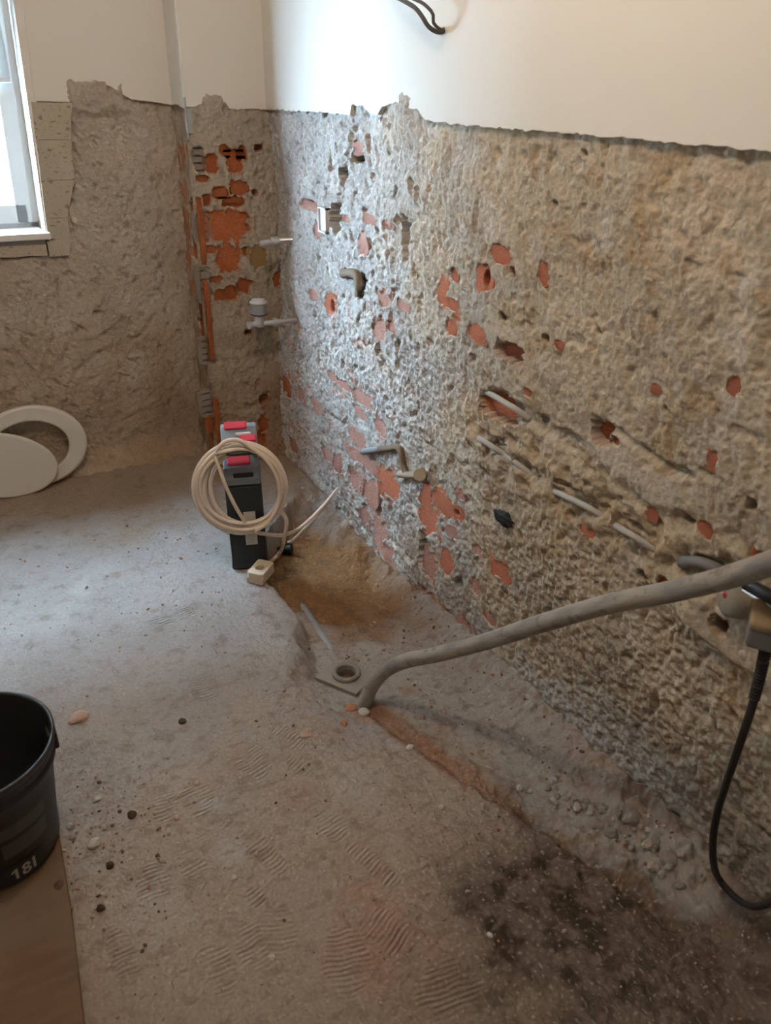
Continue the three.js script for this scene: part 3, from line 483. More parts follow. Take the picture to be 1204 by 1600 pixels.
// ------------------------------------------------------------------ the rest of the shell
{
  const c = struct('ceiling'); add('slab', box(LEFT_X - 0.2, 0.32, CEIL, CEIL + 0.2, -0.6, FRONT_Z + 0.2), M.paint, c);
  const l = struct('wall_left'); add('core', box(LEFT_X - 0.2, LEFT_X, -0.2, CEIL + 0.1, -0.6, FRONT_Z + 0.2), M.paint, l);
  const f = struct('wall_front'); add('core', box(LEFT_X - 0.2, 0.32, -0.2, CEIL + 0.1, FRONT_Z, FRONT_Z + 0.2), M.paint, f);
}
{ // pale building added outside to block sky light from straight ahead
  const b = struct('added_building'), wall = std(0.34, 0.33, 0.31, 0.9), X0 = -6.8, X1 = 8, Z = -7, Y0 = -3.2, Y1 = 7.4;
  const sh = new THREE.Shape([[X0, Y0], [X1, Y0], [X1, Y1], [X0, Y1]].map(([x, y]) => new THREE.Vector2(x, y)));
  const glass = std(0.05, 0.06, 0.07, 0.15), frames = std(0.6, 0.6, 0.6, 0.5);
  for (let f = 0; f < 3; f++) for (let i = 0; i < 5; i++) { const x = X0 + 2 + i * 3.2, y = Y0 + 1.2 + f * 3.1, p = new THREE.Path(); p.moveTo(x, y); p.lineTo(x, y + 1.4); p.lineTo(x + 1.1, y + 1.4); p.lineTo(x + 1.1, y); p.closePath(); sh.holes.push(p); const w = add('window', merge([box(x, x + 1.1, y, y + 0.07, Z - 0.12, Z - 0.05), box(x, x + 1.1, y + 1.33, y + 1.4, Z - 0.12, Z - 0.05), box(x, x + 0.07, y, y + 1.4, Z - 0.12, Z - 0.05), box(x + 1.03, x + 1.1, y, y + 1.4, Z - 0.12, Z - 0.05)]), frames, b); add('pane', box(x, x + 1.1, y, y + 1.4, Z - 0.11, Z - 0.09), glass, w); }
  add('facade', new THREE.ExtrudeGeometry(sh, { depth: 0.3, bevelEnabled: false }).translate(0, 0, Z - 0.3), wall, b);
  add('body', box(X0, X1, Y0, Y1 - 0.02, Z - 4, Z - 0.31), wall, b);
  add('roof', box(X0 - 0.2, X1 + 0.2, Y1, Y1 + 0.2, Z - 4.2, Z + 0.2), std(0.3, 0.12, 0.07, 0.9), b);
}
{ // bare bulb hanging from the ceiling behind the view
  const b = thing('bulb_lamp', 'bare warm bulb on a short cord hanging from the ceiling', 'lamp', BULB_AT);
  const glow = new THREE.MeshStandardMaterial({ color: 0xffffff, emissive: BULB_COLOR, emissiveIntensity: 6, roughness: 0.4 });
  add('bulb', new THREE.SphereGeometry(0.035, 20, 14), glow, b);
  add('socket', rod(V(0, 0.03, 0), V(0, 0.09, 0), 0.018, 0.016), M.white, b);
  add('cord', rod(V(0, 0.08, 0), V(0, CEIL - BULB_AT.y, 0), 0.003), M.white, b);
  const l = new THREE.PointLight(BULB_COLOR, BULB_POWER, 0, 2); l.castShadow = true; l.shadow.radius = 2; b.add(l);
}

// ------------------------------------------------------------------ black tool case with grey and red top
{
  const f0 = onFloor(365, 889), f1 = onFloor(418, 886), by = Math.max(f0.y, f1.y) + 0.006;
  const A = onY(365, 890, by), B = onY(418, 886, by), turn = -Math.atan2(B.z - A.z, B.x - A.x), mid = A.clone().lerp(B, 0.5);
  const W = A.distanceTo(B), H = 0.335, D = 0.17, wide = 0.122;
  const c = thing('tool_case', 'tall narrow black case with grey top, red pads and white label, standing on the floor', 'case', mid, turn);
  c.rotation.z = 0.02;
  const grey = std(0.20, 0.225, 0.26, 0.45), red = std(0.62, 0.025, 0.075, 0.5), dark = std(0.03, 0.032, 0.036, 0.5);
  add('body', merge([rbox(wide, H, D, 0.010).translate(0, H / 2, -D / 2), rbox(wide + 0.004, 0.02, D + 0.004, 0.006).translate(0, 0.012, -D / 2), rbox(wide * 0.8, H * 0.28, 0.006, 0.003).translate(0, H * 0.82, 0.001)]), M.black, c);
  const prof = new THREE.Shape([[0, H], [0.004, H + 0.018], [-0.010, H + 0.05], [-0.055, H + 0.075], [-0.06, H + 0.115], [-0.115, H + 0.15], [-0.15, H + 0.148], [-D, H + 0.10], [-D, H]].map(([z, y]) => new THREE.Vector2(-z, y)));
  add('grey_top', new THREE.ExtrudeGeometry(prof, { depth: wide - 0.012, bevelEnabled: true, bevelThickness: 0.004, bevelSize: 0.004, bevelSegments: 2 }).rotateY(Math.PI / 2).translate(-(wide - 0.012) / 2, 0, 0), grey, c);
  add('slot', rbox(0.066, 0.022, 0.014, 0.004).translate(0.004, H + 0.027, -0.001).rotateX(0), M.black, c);
  const pad = (w, h, x, y, z, rx) => { const m = add('red_pad', rbox(w, h, 0.018, 0.006), red, c); m.position.set(x, y, z); m.rotation.x = rx; };
  pad(0.075, 0.032, -0.008, H + 0.068, -0.03, -1.0); pad(0.055, 0.026, 0.030, H + 0.128, -0.07, -0.9); pad(0.075, 0.028, -0.010, H + 0.158, -0.115, -0.7);
  const st = add('white_strip', rbox(0.05, 0.010, 0.012, 0.003), std(0.75, 0.78, 0.82, 0.4), c); st.position.set(0.014, H + 0.14, -0.085);
  add('dark_band', rbox(wide + 0.002, 0.020, 0.03, 0.005).translate(0, H + 0.098, -0.058), dark, c);
  add('handle', tube([V(-0.045, H + 0.10, -0.05), V(-0.045, H + 0.125, 0.02), V(-0.03, H + 0.132, 0.05), V(0.03, H + 0.132, 0.05), V(0.045, H + 0.125, 0.02), V(0.045, H + 0.10, -0.05)], 0.008, 40), dark, c);
  const lab = document.createElement('canvas'); lab.width = 96; lab.height = 384; const q = lab.getContext('2d');
  q.fillStyle = '#cfcac4'; q.fillRect(0, 0, 96, 384); q.fillStyle = '#9a9690'; for (let i = 0; i < 14; i++) q.fillRect(10, 210 + i * 12, 70 - (i * 17 % 26), 3); q.fillRect(20, 40, 56, 20); q.fillRect(20, 80, 40, 6);
  const lt = new THREE.CanvasTexture(lab); lt.colorSpace = THREE.SRGBColorSpace;
  add('label', new THREE.BoxGeometry(0.04, 0.175, 0.0016).translate(0.012, 0.185, 0.0008), std(1, 1, 1, 0.6, { map: lt }), c);

  // ---------------------------------------------------------------- cream extension lead hung over it
  const n = V(Math.sin(turn), 0, Math.cos(turn)).normalize(), face = mid.clone();
  const on = (px, py, off) => onPlane(px, py, face.clone().addScaledVector(n, off), n);
  const cable = std(0.80, 0.68, 0.575, 0.5), cream = std(0.62, 0.53, 0.42, 0.55);
  const e = thing('extension_lead', 'cream extension lead coiled over the black case, its block and plug on the floor', 'extension lead');
  const pts = [], sock = onFloor(406, 900), ends = [];
  const sk = sock.clone().add(V(0.02, 0.03, -0.03));
  pts.push(onFloor(422, 889).add(V(0, 0.03, 0)), onFloor(434, 880).add(V(0, 0.035, 0)), on(443, 845, 0.0), on(447, 812, 0.03));
  const LOOPS = [[374, 761, 72, 70], [380, 763, 61, 62], [377, 762, 70, 66], [384, 760, 55, 58], [376, 764, 66, 69], [379, 760, 66, 58]];
  let k = 0;
  LOOPS.forEach(([cx, cy, rx, ry], i) => { for (let t = 0; t < 12; t++) { const an = 0.5 - t / 12 * Math.PI * 2; pts.push(on(cx + rx * Math.cos(an), cy + ry * Math.sin(an), 0.028 + 0.008 * (i % 3) + 0.004 * Math.sin(t * 1.7 + i * 2.1))); k++; } });
  for (let t = 12; t < 17; t++) { const an = 0.5 - t / 12 * Math.PI * 2; pts.push(on(377 + 64 * Math.cos(an), 760 + 58 * Math.sin(an), 0.05)); }
  pts.push(on(338, 706, 0.054), on(352, 690, 0.055), on(372, 688, 0.056), on(388, 697, 0.056), on(412, 715, 0.056), on(432, 745, 0.056), on(436, 780, 0.056), on(420, 815, 0.056), on(400, 830, 0.056));
  const out = onX(527, 764, -0.012);
  const far = (px, py, t) => { const d = ray(px, py), a = on(400, 830, 0.056).sub(EYE).dot(FWD), b = out.clone().sub(EYE).dot(FWD); return away(px, py, lerp(a, b, t)); };
  pts.push(far(420, 835, 0.1), far(440, 836, 0.2), far(462, 829, 0.35), far(485, 811, 0.55), far(507, 788, 0.78), out);
  add('cable', tube(pts, 0.0070, 900, 8), cable, e);
  const plug = onFloor(448, 866), pl = plug.clone().add(V(0, 0.024, 0));
  add('cable', tube([out, far(506, 791, 0.8), far(488, 814, 0.62), far(470, 832, 0.5), far(459, 843, 0.42), pl.clone().add(V(0.01, 0.03, 0))], 0.0058, 60, 8), cable, e);
  add('cable', tube([on(335, 712, 0.05), on(340, 725, 0.058), on(352, 758, 0.06), on(367, 790, 0.06), on(382, 815, 0.05)], 0.0062, 40, 8), cable, e);
  { const d = V(0.7, 0.1, 0.5).normalize(); add('plug', merge([rod(pl.clone().addScaledVector(d, -0.022), pl.clone().addScaledVector(d, 0.02), 0.020, 0.023), rod(pl.clone().addScaledVector(d, -0.04), pl.clone().addScaledVector(d, -0.02), 0.008, 0.014)]), M.black, e); }
  const sb = new THREE.Group(); const recess = new THREE.Shape(); recess.moveTo(-0.04, -0.026); recess.lineTo(0.04, -0.026); recess.lineTo(0.044, -0.02); recess.lineTo(0.044, 0.02); recess.lineTo(0.04, 0.026); recess.lineTo(-0.04, 0.026); recess.lineTo(-0.044, 0.02); recess.lineTo(-0.044, -0.02); recess.closePath();
  const hole = new THREE.Path(); hole.absarc(-0.004, 0, 0.019, 0, Math.PI * 2, true); recess.holes.push(hole);
  const sg = new THREE.ExtrudeGeometry(recess, { depth: 0.022, bevelEnabled: true, bevelThickness: 0.004, bevelSize: 0.004, bevelSegments: 2, curveSegments: 20 }).rotateX(-Math.PI / 2).translate(0, 0.018, 0);
  const block = add('socket_block', merge([sg, rbox(0.096, 0.020, 0.06, 0.004).translate(0, 0.011, 0), rod(V(-0.013, 0.018, 0), V(-0.013, 0.0225, 0), 0.003), rod(V(0.006, 0.018, 0), V(0.006, 0.0225, 0), 0.003)]), cream, e);
  block.position.copy(onFloor(407, 903)); block.rotation.set(0.05, 0.75, -0.06); block.position.y += 0.002;
}

// ------------------------------------------------------------------ toilet seat and lid leaning on the back wall
{
  const s = thing('toilet_seat', 'white toilet seat ring and lid leaning on the back wall under the window', 'toilet seat', V(-1.0, 0, -0.105));
  const mat = std(0.74, 0.71, 0.66, 0.35), oval = (cx, cy, rx, ry, rot, Cls = THREE.Shape) => { const p = new Cls(); p.absellipse(cx, cy, rx, ry, 0, Math.PI * 2, false, rot); return p; };
  const ring = oval(-0.025, 0.284, 0.205, 0.17, 0); ring.holes.push(oval(-0.035, 0.279, 0.145, 0.113, 0, THREE.Path));
  const opt = { depth: 0.012, bevelEnabled: true, bevelThickness: 0.008, bevelSize: 0.012, bevelOffset: -0.012, bevelSegments: 5, curveSegments: 48 };
  const r = add('seat_ring', new THREE.ExtrudeGeometry(ring, opt), mat, s); r.rotation.x = -0.05;
  const lid = oval(-0.165, 0.242, 0.22, 0.135, -0.28);
  const l = add('lid', new THREE.ExtrudeGeometry(lid, { ...opt, depth: 0.006 }), mat, s); l.position.z = 0.034; l.rotation.x = -0.05;
  add('hinge', rod(V(-0.25, 0.2, 0.0), V(-0.25, 0.32, 0.0), 0.01), mat, s);
}

// ------------------------------------------------------------------ bucket on the brown board
const BUCKET = V(-1.383, 0.064, 1.619);
{
  const wood = colorMap(512, 512, (u, v) => { const g = fbm(u * 5, v * 40, 4), n = fbm(u * 3, v * 3, 3); const c = mix3([0.16, 0.085, 0.034], [0.105, 0.056, 0.025], 0.5 + 0.7 * g); const d = mix3(c, [0.17, 0.12, 0.08], 0.6 * sstep(0.0, 0.5, n)); return d; });
  const corner = [onY(20, 1068, 0.062), onY(32, 1100, 0.062), onY(84, 1262, 0.062), onY(110, 1420, 0.062), onY(135, 1640, 0.062)];
  const sh = new THREE.Shape([new THREE.Vector2(corner[0].x - 0.02, -corner[0].z), ...corner.slice(1).map((p) => new THREE.Vector2(p.x, -p.z)), new THREE.Vector2(corner[4].x, -2.45), new THREE.Vector2(-1.9, -2.45), new THREE.Vector2(-1.9, -corner[0].z + 0.04)]);
  const bd = add('board', new THREE.ExtrudeGeometry(sh, { depth: 0.008, bevelEnabled: true, bevelThickness: 0.002, bevelSize: 0.002, bevelSegments: 1 }).rotateX(-Math.PI / 2).translate(0, 0.054, 0), std(1, 1, 1, 0.7, { map: wood }));
  tag(bd, 'flat brown wooden board lying on the floor beneath the black bucket', 'board');
  const b = thing('bucket', 'black plastic bucket marked 18l standing on the brown board at the left edge', 'bucket', BUCKET);
  const P = [[0, 0.004], [0.118, 0.004], [0.124, 0], [0.128, 0.006], [0.133, 0.075], [0.147, 0.20], [0.152, 0.235], [0.158, 0.238], [0.160, 0.252], [0.154, 0.255], [0.156, 0.262], [0.161, 0.268], [0.160, 0.280], [0.163, 0.288], [0.166, 0.292], [0.166, 0.300], [0.160, 0.301], [0.157, 0.296], [0.150, 0.23], [0.122, 0.010], [0, 0.008]];
  const plastic = std(0.016, 0.016, 0.017, 0.5);
  add('body', new THREE.LatheGeometry(P.map(([x, y]) => new THREE.Vector2(x, y)), 72), plastic, b);
  const at = (phi, y, off = 0) => { const r = interp([[0.006, 0.128], [0.075, 0.133], [0.20, 0.147]], y) + off; return V(r * Math.sin(phi), y, r * Math.cos(phi)); };
  function wrap(phi0, phi1, y0, y1, off, n = 14) { const pos = [], uv = [], idx = []; for (let j = 0; j <= 6; j++) for (let i = 0; i <= n; i++) { const p = at(lerp(phi0, phi1, i / n), lerp(y0, y1, j / 6), off); pos.push(p.x, p.y, p.z); uv.push(i / n, j / 6); } for (let j = 0; j < 6; j++) for (let i = 0; i < n; i++) { const a = j * (n + 1) + i; idx.push(a, a + 1, a + n + 1, a + 1, a + n + 2, a + n + 1); } const g = new THREE.BufferGeometry(); g.setAttribute('position', new THREE.Float32BufferAttribute(pos, 3)); g.setAttribute('uv', new THREE.Float32BufferAttribute(uv, 2)); g.setIndex(idx); g.computeVertexNormals(); return g; }
  const cv = document.createElement('canvas'); cv.width = 512; cv.height = 256; const q = cv.getContext('2d');
  q.fillStyle = '#232323'; q.fillRect(0, 0, 512, 256); q.fillStyle = '#a7a39d'; q.font = 'bold 210px sans-serif'; q.textAlign = 'center'; q.textBaseline = 'middle'; q.fillText('18l', 256, 136);
  const ct = new THREE.CanvasTexture(cv); ct.colorSpace = THREE.SRGBColorSpace;
  add('print', wrap(-0.06, 0.72, 0.008, 0.062, 0.0012), std(1, 1, 1, 0.5, { map: ct }), b);
  const panel = std(0.06, 0.056, 0.052, 0.5); add('panel', wrap(0.1, 0.85, 0.150, 0.185, 0.0015), panel, b); add('panel', wrap(0.1, 0.85, 0.092, 0.138, 0.0015), panel, b);
  add('handle_lug', rbox(0.02, 0.045, 0.04, 0.006).translate(0.156, 0.235, -0.02), plastic, b);
}
{ // broken red brick in the bucket
  const p = V(-1.36, 0.19, 1.69), g = new THREE.IcosahedronGeometry(0.045, 2), a = g.attributes.position;
  for (let i = 0; i < a.count; i++) { const v = V().fromBufferAttribute(a, i), k = 1 + 0.25 * pn(v.x * 30 + 3, v.y * 30 + v.z * 20); a.setXYZ(i, v.x * k * 1.2, v.y * k * 0.8, v.z * k); } g.computeVertexNormals();
  const heap = add('brick_lump', g, BRICK_MAT[0]); heap.position.copy(p); tag(heap, 'broken red brick lump lying inside the black bucket', 'brick');
}

// ------------------------------------------------------------------ floor drain plate and the long waste hose
{
  const corners = [[492, 1057], [556, 1082], [588, 1050], [527, 1036]].map(([x, y]) => onFloor(x, y)), c = corners.reduce((s, p) => s.add(p), V(0, 0, 0)).multiplyScalar(0.25);
  const low = Math.max(...corners.map((p) => p.y)); const y = Math.max(low, floorY(c.x, c.z)) + 0.008;
  const C = onY(541, 1049, y + 0.01), flat = [[492, 1057], [556, 1083], [590, 1050], [525, 1034]].map(([px, py]) => onY(px, py, y));
  const d = thing('floor_drain', 'grey square drain plate with a round open collar set in the dusty floor', 'drain', V(C.x, y, C.z));
  const grey = std(0.30, 0.27, 0.245, 0.8), sh = new THREE.Shape(flat.map((p) => new THREE.Vector2(p.x - C.x, -(p.z - C.z)))), h = new THREE.Path(); h.absarc(0, 0, 0.03, 0, Math.PI * 2, true); sh.holes.push(h);
  add('plate', new THREE.ExtrudeGeometry(sh, { depth: 0.012, bevelEnabled: true, bevelThickness: 0.002, bevelSize: 0.002, bevelSegments: 1, curveSegments: 30 }).rotateX(-Math.PI / 2).translate(0, -0.014, 0), grey, d);
  add('collar', new THREE.LatheGeometry([[0.029, -0.05], [0.029, 0.006], [0.032, 0.013], [0.039, 0.013], [0.043, 0.008], [0.043, 0.0], [0.034, -0.001]].map(([x, q]) => new THREE.Vector2(x, q)), 40), std(0.24, 0.225, 0.205, 0.6), d);
  add('drain_bottom', new THREE.CylinderGeometry(0.03, 0.03, 0.004, 30).translate(0, -0.034, 0), std(0.20, 0.10, 0.045, 0.95), d);
}
{
  const foot = onFloor(569, 1101), D0 = foot.clone().sub(EYE).dot(FWD);
  const pts = [[567, 1106, D0 + 0.01], [572, 1092, D0 - 0.01], [583, 1069, D0 - 0.035], [602, 1048, D0 - 0.08], [632, 1033, D0 - 0.14], [680, 1023, D0 - 0.22], [750, 1005, D0 - 0.32], [850, 973, 1.68], [950, 944, 1.54], [1050, 924, 1.41], [1130, 904, 1.31], [1204, 880, 1.22], [1290, 846, 1.12]].map(([x, y, d]) => away(x, y, d));
  const dust = colorMap(512, 128, (u, v) => { const n = fbm(u * 60, v * 4, 3), m = fbm(u * 12, v * 3 + 5, 3); return mix3(mix3([0.33, 0.285, 0.235], [0.21, 0.19, 0.175], sstep(-0.2, 0.5, m)), [0.12, 0.10, 0.085], 0.6 * sstep(0.2, 0.6, n)); });
  const hose = add('waste_hose', tube(pts, 0.0205, 160, 18), std(1, 1, 1, 0.6, { map: dust, bumpMap: plasterBump, bumpScale: 0.001 }));
  tag(hose, 'long bent grey waste pipe rising from the floor beside the drain towards the right edge', 'pipe');
}
{ // short buried length of pipe above the drain
  const p = [[455, 925], [474, 948], [490, 972], [503, 992], [514, 1008], [524, 1024]].map(([x, y], i) => onFloor(x, y).add(V(0, [-0.02, -0.010, -0.007, -0.006, -0.010, -0.02][i], 0)));
  tag(add('floor_pipe', tube(p, 0.014, 40, 14), std(0.33, 0.35, 0.37, 0.6)), 'grey blue pipe half buried in the floor between the sandy pit and the drain', 'pipe');
}

// ------------------------------------------------------------------ fittings on the right wall
const steel = M.chrome;
{ // angle valve with a knob
  const z = 0.13, K = onZ(404, 485, z), base = onZ(407, 505, z), inW = onX(446, 503, 0.0);
  const v = thing('angle_valve', 'chrome valve with a round grey knob sticking out low in the wall corner', 'valve', V(K.x, base.y, z));
  const kp = onZ(404, 470, z).y - base.y, kb = onZ(404, 492, z).y - base.y, R = 0.036;
  const knobMat = std(0.42, 0.43, 0.46, 0.3, { metalness: 0.35 });
  const knob = new THREE.LatheGeometry([[0, kp + 0.004], [R * 0.7, kp + 0.002], [R * 0.95, kp - 0.008], [R, kp - 0.014], [R * 0.93, kp - 0.016], [R * 0.88, kb + 0.004], [R * 0.8, kb], [0, kb]].map(([x, y]) => new THREE.Vector2(x, y)).reverse(), 28);
  const kn = add('knob', knob, knobMat, v); add('knob_cap', new THREE.LatheGeometry([[0, kp + 0.010], [R * 0.6, kp + 0.008], [R * 0.98, kp - 0.004], [R * 0.98, kp - 0.010], [0, kp - 0.010]].map(([x, y]) => new THREE.Vector2(x, y)).reverse(), 28), std(0.60, 0.60, 0.60, 0.35), kn);
  add('knob_ring', new THREE.TorusGeometry(R * 0.86, 0.0022, 8, 30).rotateX(Math.PI / 2).translate(0, kb + 0.004, 0), M.black, kn);
  add('valve_body', merge([rod(V(0, kb - 0.002, 0), V(0, -0.012, 0), 0.022, 0.018), rod(V(-0.045, 0.0, 0.01), V(0, 0, 0), 0.011, 0.013), rod(V(-0.05, 0, 0.011), V(-0.036, 0, 0.008), 0.015)]), steel, v);
  add('inlet', merge([rod(V(0, -0.002, 0), V(-v.position.x + 0.03, 0.002, 0.02), 0.011), rod(V(0.055, 0, 0.004), V(0.075, 0, 0.006), 0.018, 0.018, 6)]), steel, v);
}
{ // capped stub above it
  const z = 0.13, a = onZ(405, 381, z), b = onZ(432, 376, z), w = V(0.03, b.y + 0.004, z + 0.03);
  const s = thing('pipe_stub', 'short shiny pipe end sticking out of the corner above the knobbed valve', 'pipe', a);
  const B = b.clone().sub(a), Wl = w.clone().sub(a);
  add('pipe', merge([rod(V(0, 0, 0), B, 0.011), rod(B, Wl, 0.010)]), steel, s);
  add('nut', rod(B.clone().multiplyScalar(0.75), B.clone().multiplyScalar(1.1), 0.018, 0.018, 6), std(0.8, 0.82, 0.85, 0.3, { metalness: 0.5 }), s);
}
{ // old flush box, brown pipe stubs, cable end and black scrap in the plaster
  const p = onX(505, 344, -0.006), g = thing('wall_box', 'small white plastic wall box set in the daylit plaster beside a dark hole', 'box', p);
  add('frame', merge([box(-0.006, 0.05, -0.042, 0.042, -0.034, -0.026), box(-0.006, 0.05, -0.042, 0.042, 0.022, 0.03), box(-0.006, 0.05, 0.036, 0.042, -0.034, 0.03), box(-0.006, 0.05, -0.042, -0.036, -0.034, 0.03)]), M.white, g);
  add('cover', rbox(0.008, 0.074, 0.05, 0.003).translate(0.004, 0, -0.003), std(0.75, 0.75, 0.74, 0.5), g);
  const rust = std(0.20, 0.145, 0.10, 0.7), onW = (l, x = -0.008) => l.map(([px, py]) => onX(px, py, x));
  const t = thing('brown_pipe', 'old brown pipe with grey elbow stepping down the middle of the daylit wall', 'pipe');
  add('pipe', tube(onW([[588, 702], [606, 701], [622, 700], [626, 706], [630, 728], [634, 738]]), 0.011, 50, 10), rust, t);
  add('elbow', tube([...onW([[568, 706], [580, 704], [592, 702]]), onX(594, 700, 0.02)], 0.013, 30, 10), std(0.33, 0.35, 0.37, 0.45, { metalness: 0.4 }), t);
  add('fitting', merge([tube(onW([[624, 741], [640, 742], [662, 742]]), 0.012, 20, 10), rod(onX(655, 742, -0.03), onX(662, 738, 0.03), 0.02, 0.018)]), std(0.42, 0.34, 0.25, 0.6), t);
  const u = thing('pipe_elbow', 'brown pipe elbow in a hollow of the wall, upper middle of the daylit patch', 'pipe');
  add('pipe', tube([...onW([[536, 428], [550, 427], [558, 432], [561, 448]], -0.002), onX(560, 462, 0.03)], 0.016, 40, 10), rust, u);
  const bs = onX(787, 810, 0.004), gb = new THREE.IcosahedronGeometry(0.03, 3), a = gb.attributes.position;
  for (let i = 0; i < a.count; i++) { const v = V().fromBufferAttribute(a, i), k = 1 + 0.5 * pn(v.z * 60 + 3, v.y * 70 + v.x * 20); a.setXYZ(i, v.x * 0.45 * k, v.y * 0.75 * k, v.z * 1.35 * k); } gb.computeVertexNormals();
  const sc = add('black_scrap', gb, std(0.018, 0.02, 0.022, 0.8)); sc.position.copy(bs); tag(sc, 'ragged black scrap stuck in the grey plaster below the buried conduit', 'scrap');
  const conduitMat = std(0.45, 0.44, 0.41, 0.6);
  const up = [[758, 612, 0.03], [772, 619, 0.004], [790, 630, -0.004], [808, 641, 0.0], [826, 655, 0.02]].map(([x, y, d]) => onX(x, y, d));
  tag(add('conduit', tube(up, 0.0078, 40, 12), conduitMat), 'short grey conduit crossing the red broken hole in the right wall', 'conduit');
  const long = [[742, 682, 0.03], [756, 690, 0.0], [770, 699, 0.002], [790, 712, 0.022], [812, 728, 0.014], [835, 745, 0.03], [862, 765, 0.02], [880, 774, 0.004], [905, 786, 0.004], [930, 800, 0.012], [950, 814, 0.032], [968, 825, 0.006], [990, 838, 0.0], [1012, 852, 0.012], [1040, 868, 0.034]].map(([x, y, d]) => onX(x, y, d));
  tag(add('conduit', tube(long, 0.0078, 120, 12), conduitMat), 'long grey conduit running slantwise down the right wall, half covered by mortar', 'conduit');
  const thirdMat = std(0.16, 0.15, 0.14, 0.6), third = [[1060, 880, 0.03], [1078, 878, -0.004], [1095, 880, -0.008], [1120, 890, -0.004], [1132, 900, 0.03]].map(([x, y, d]) => onX(x, y, d));
  tag(add('conduit', tube(third, 0.013, 40, 12), thirdMat), 'dark grey conduit bending out of the mortar just above the long waste pipe', 'conduit');
}
{ // things at the right edge below the hose
  const p = onX(1172, 934, -0.0), s = thing('pipe_end', 'rounded grey plaster-crusted pipe end with a red and white mark under the long waste pipe', 'pipe end', p);
  const lath = new THREE.LatheGeometry([[0, 0.06], [0.022, 0.058], [0.034, 0.05], [0.038, 0.035], [0.038, -0.04], [0, -0.04]].map(([x, y]) => new THREE.Vector2(x, y)).reverse(), 28).rotateZ(Math.PI / 2);
  const crust = std(1, 1, 1, 0.9, { color: new THREE.Color().setRGB(0.42, 0.375, 0.305), bumpMap: plasterBump, bumpScale: 0.004 });
  add('cap', lath.rotateY(-0.35), crust, s);
  const mk = V(-0.05, 0.012, -0.016);
  add('red_mark', new THREE.SphereGeometry(0.0085, 12, 10).scale(0.5, 1, 1).translate(mk.x - 0.004, mk.y, mk.z), std(0.5, 0.03, 0.06, 0.5), s);
  add('white_mark', merge([rbox(0.006, 0.007, 0.014, 0.0015).translate(mk.x, mk.y + 0.002, mk.z - 0.013), rbox(0.006, 0.006, 0.016, 0.0015).translate(mk.x - 0.003, mk.y - 0.001, mk.z + 0.014)]), M.white, s);
  const c = away(1196, 975, 1.30), f = thing('wall_fitting', 'grey fitting with a tan top, above the hanging black ribbed cable', 'fitting', c);
  add('tan_top', rbox(0.12, 0.016, 0.085, 0.007).translate(0.03, 0.022, 0.012), std(0.27, 0.195, 0.11, 0.7), f);
  add('grey_body', merge([rbox(0.115, 0.038, 0.08, 0.008).translate(0.03, -0.004, 0.012), rod(V(0.06, 0, 0.02), V(0.20, 0, 0.02), 0.03)]), std(0.16, 0.16, 0.165, 0.6), f);
  f.rotation.y = -0.95;
  const b0 = away(1166, 912, 1.36), b1 = away(1225, 942, 1.27), br = thing('bracket', 'black bracket with a bright metal edge just under the waste pipe at the right edge', 'bracket', b0);
  const d = b1.clone().sub(b0); add('arm', tube([V(0, 0, 0), d.clone().multiplyScalar(0.5), d, d.clone().add(V(0.2, 0, 0.05))], 0.012, 20, 8), M.black, br);
  add('edge', tube([V(-0.005, -0.012, 0), d.clone().multiplyScalar(0.5).add(V(-0.006, -0.014, 0)), d.clone().add(V(-0.006, -0.014, 0))], 0.0035, 20, 8), M.chrome, br);
  // ribbed cable
  const path = [[1198, 988, 1.29], [1196, 1010, 1.30], [1188, 1050, 1.32], [1174, 1105, 1.35], [1156, 1160, 1.39], [1137, 1215, 1.44], [1122, 1262, 1.49], [1114, 1305, 1.54], [1114, 1345, 1.585]].map(([x, y, q]) => away(x, y, q));
  const g0 = onX(1126, 1378, -0.045), g1 = onX(1148, 1402, -0.05), g2 = onX(1172, 1416, -0.06), g3 = onX(1200, 1412, -0.06), g4 = onX(1240, 1390, -0.05);
  const hc = thing('black_cable', 'black cable with ribbed collar hanging down the wall and curling at the floor', 'cable');
  add('cable', tube([...path, g0, g1, g2, g3, g4], 0.0075, 140, 10), M.darkHose, hc);
  const curve = new THREE.CatmullRomCurve3(path.slice(0, 4)), ribs = [];
  for (let i = 0; i < 22; i++) { const q = curve.getPointAt(i / 24), tg = curve.getTangentAt(i / 24), t = new THREE.TorusGeometry(0.0085 - i * 0.00004, 0.0025, 6, 14); t.applyQuaternion(new THREE.Quaternion().setFromUnitVectors(V(0, 0, 1), tg)); ribs.push(t.translate(q.x, q.y, q.z)); }
  add('ribbed_collar', merge(ribs), M.darkHose, hc);
}
{ // loose wires hanging from the painted wall
  const root = onX(688, 47, -0.02), w = thing('loose_wires', 'dark loose wires hanging from the painted upper part of the right wall', 'wires');
  const dk = std(0.07, 0.055, 0.045, 0.7), P = (l) => l.map(([x, y, d]) => onX(x, y, -d));
  add('wire', tube(P([[700, 38, -0.03], [690, 50, 0.02], [678, 48, 0.045], [668, 40, 0.06], [660, 27, 0.07], [650, 14, 0.075], [632, 2, 0.07], [610, -12, 0.05], [600, -40, 0.01], [598, -60, -0.03]]), 0.0055, 60, 8), dk, w);
  add('wire', tube(P([[698, 36, -0.03], [688, 46, 0.03], [677, 36, 0.05], [676, 22, 0.06], [664, 8, 0.07], [645, -2, 0.07], [620, -12, 0.05], [606, -40, 0.01], [602, -62, -0.03]]), 0.004, 60, 8), dk, w);
}
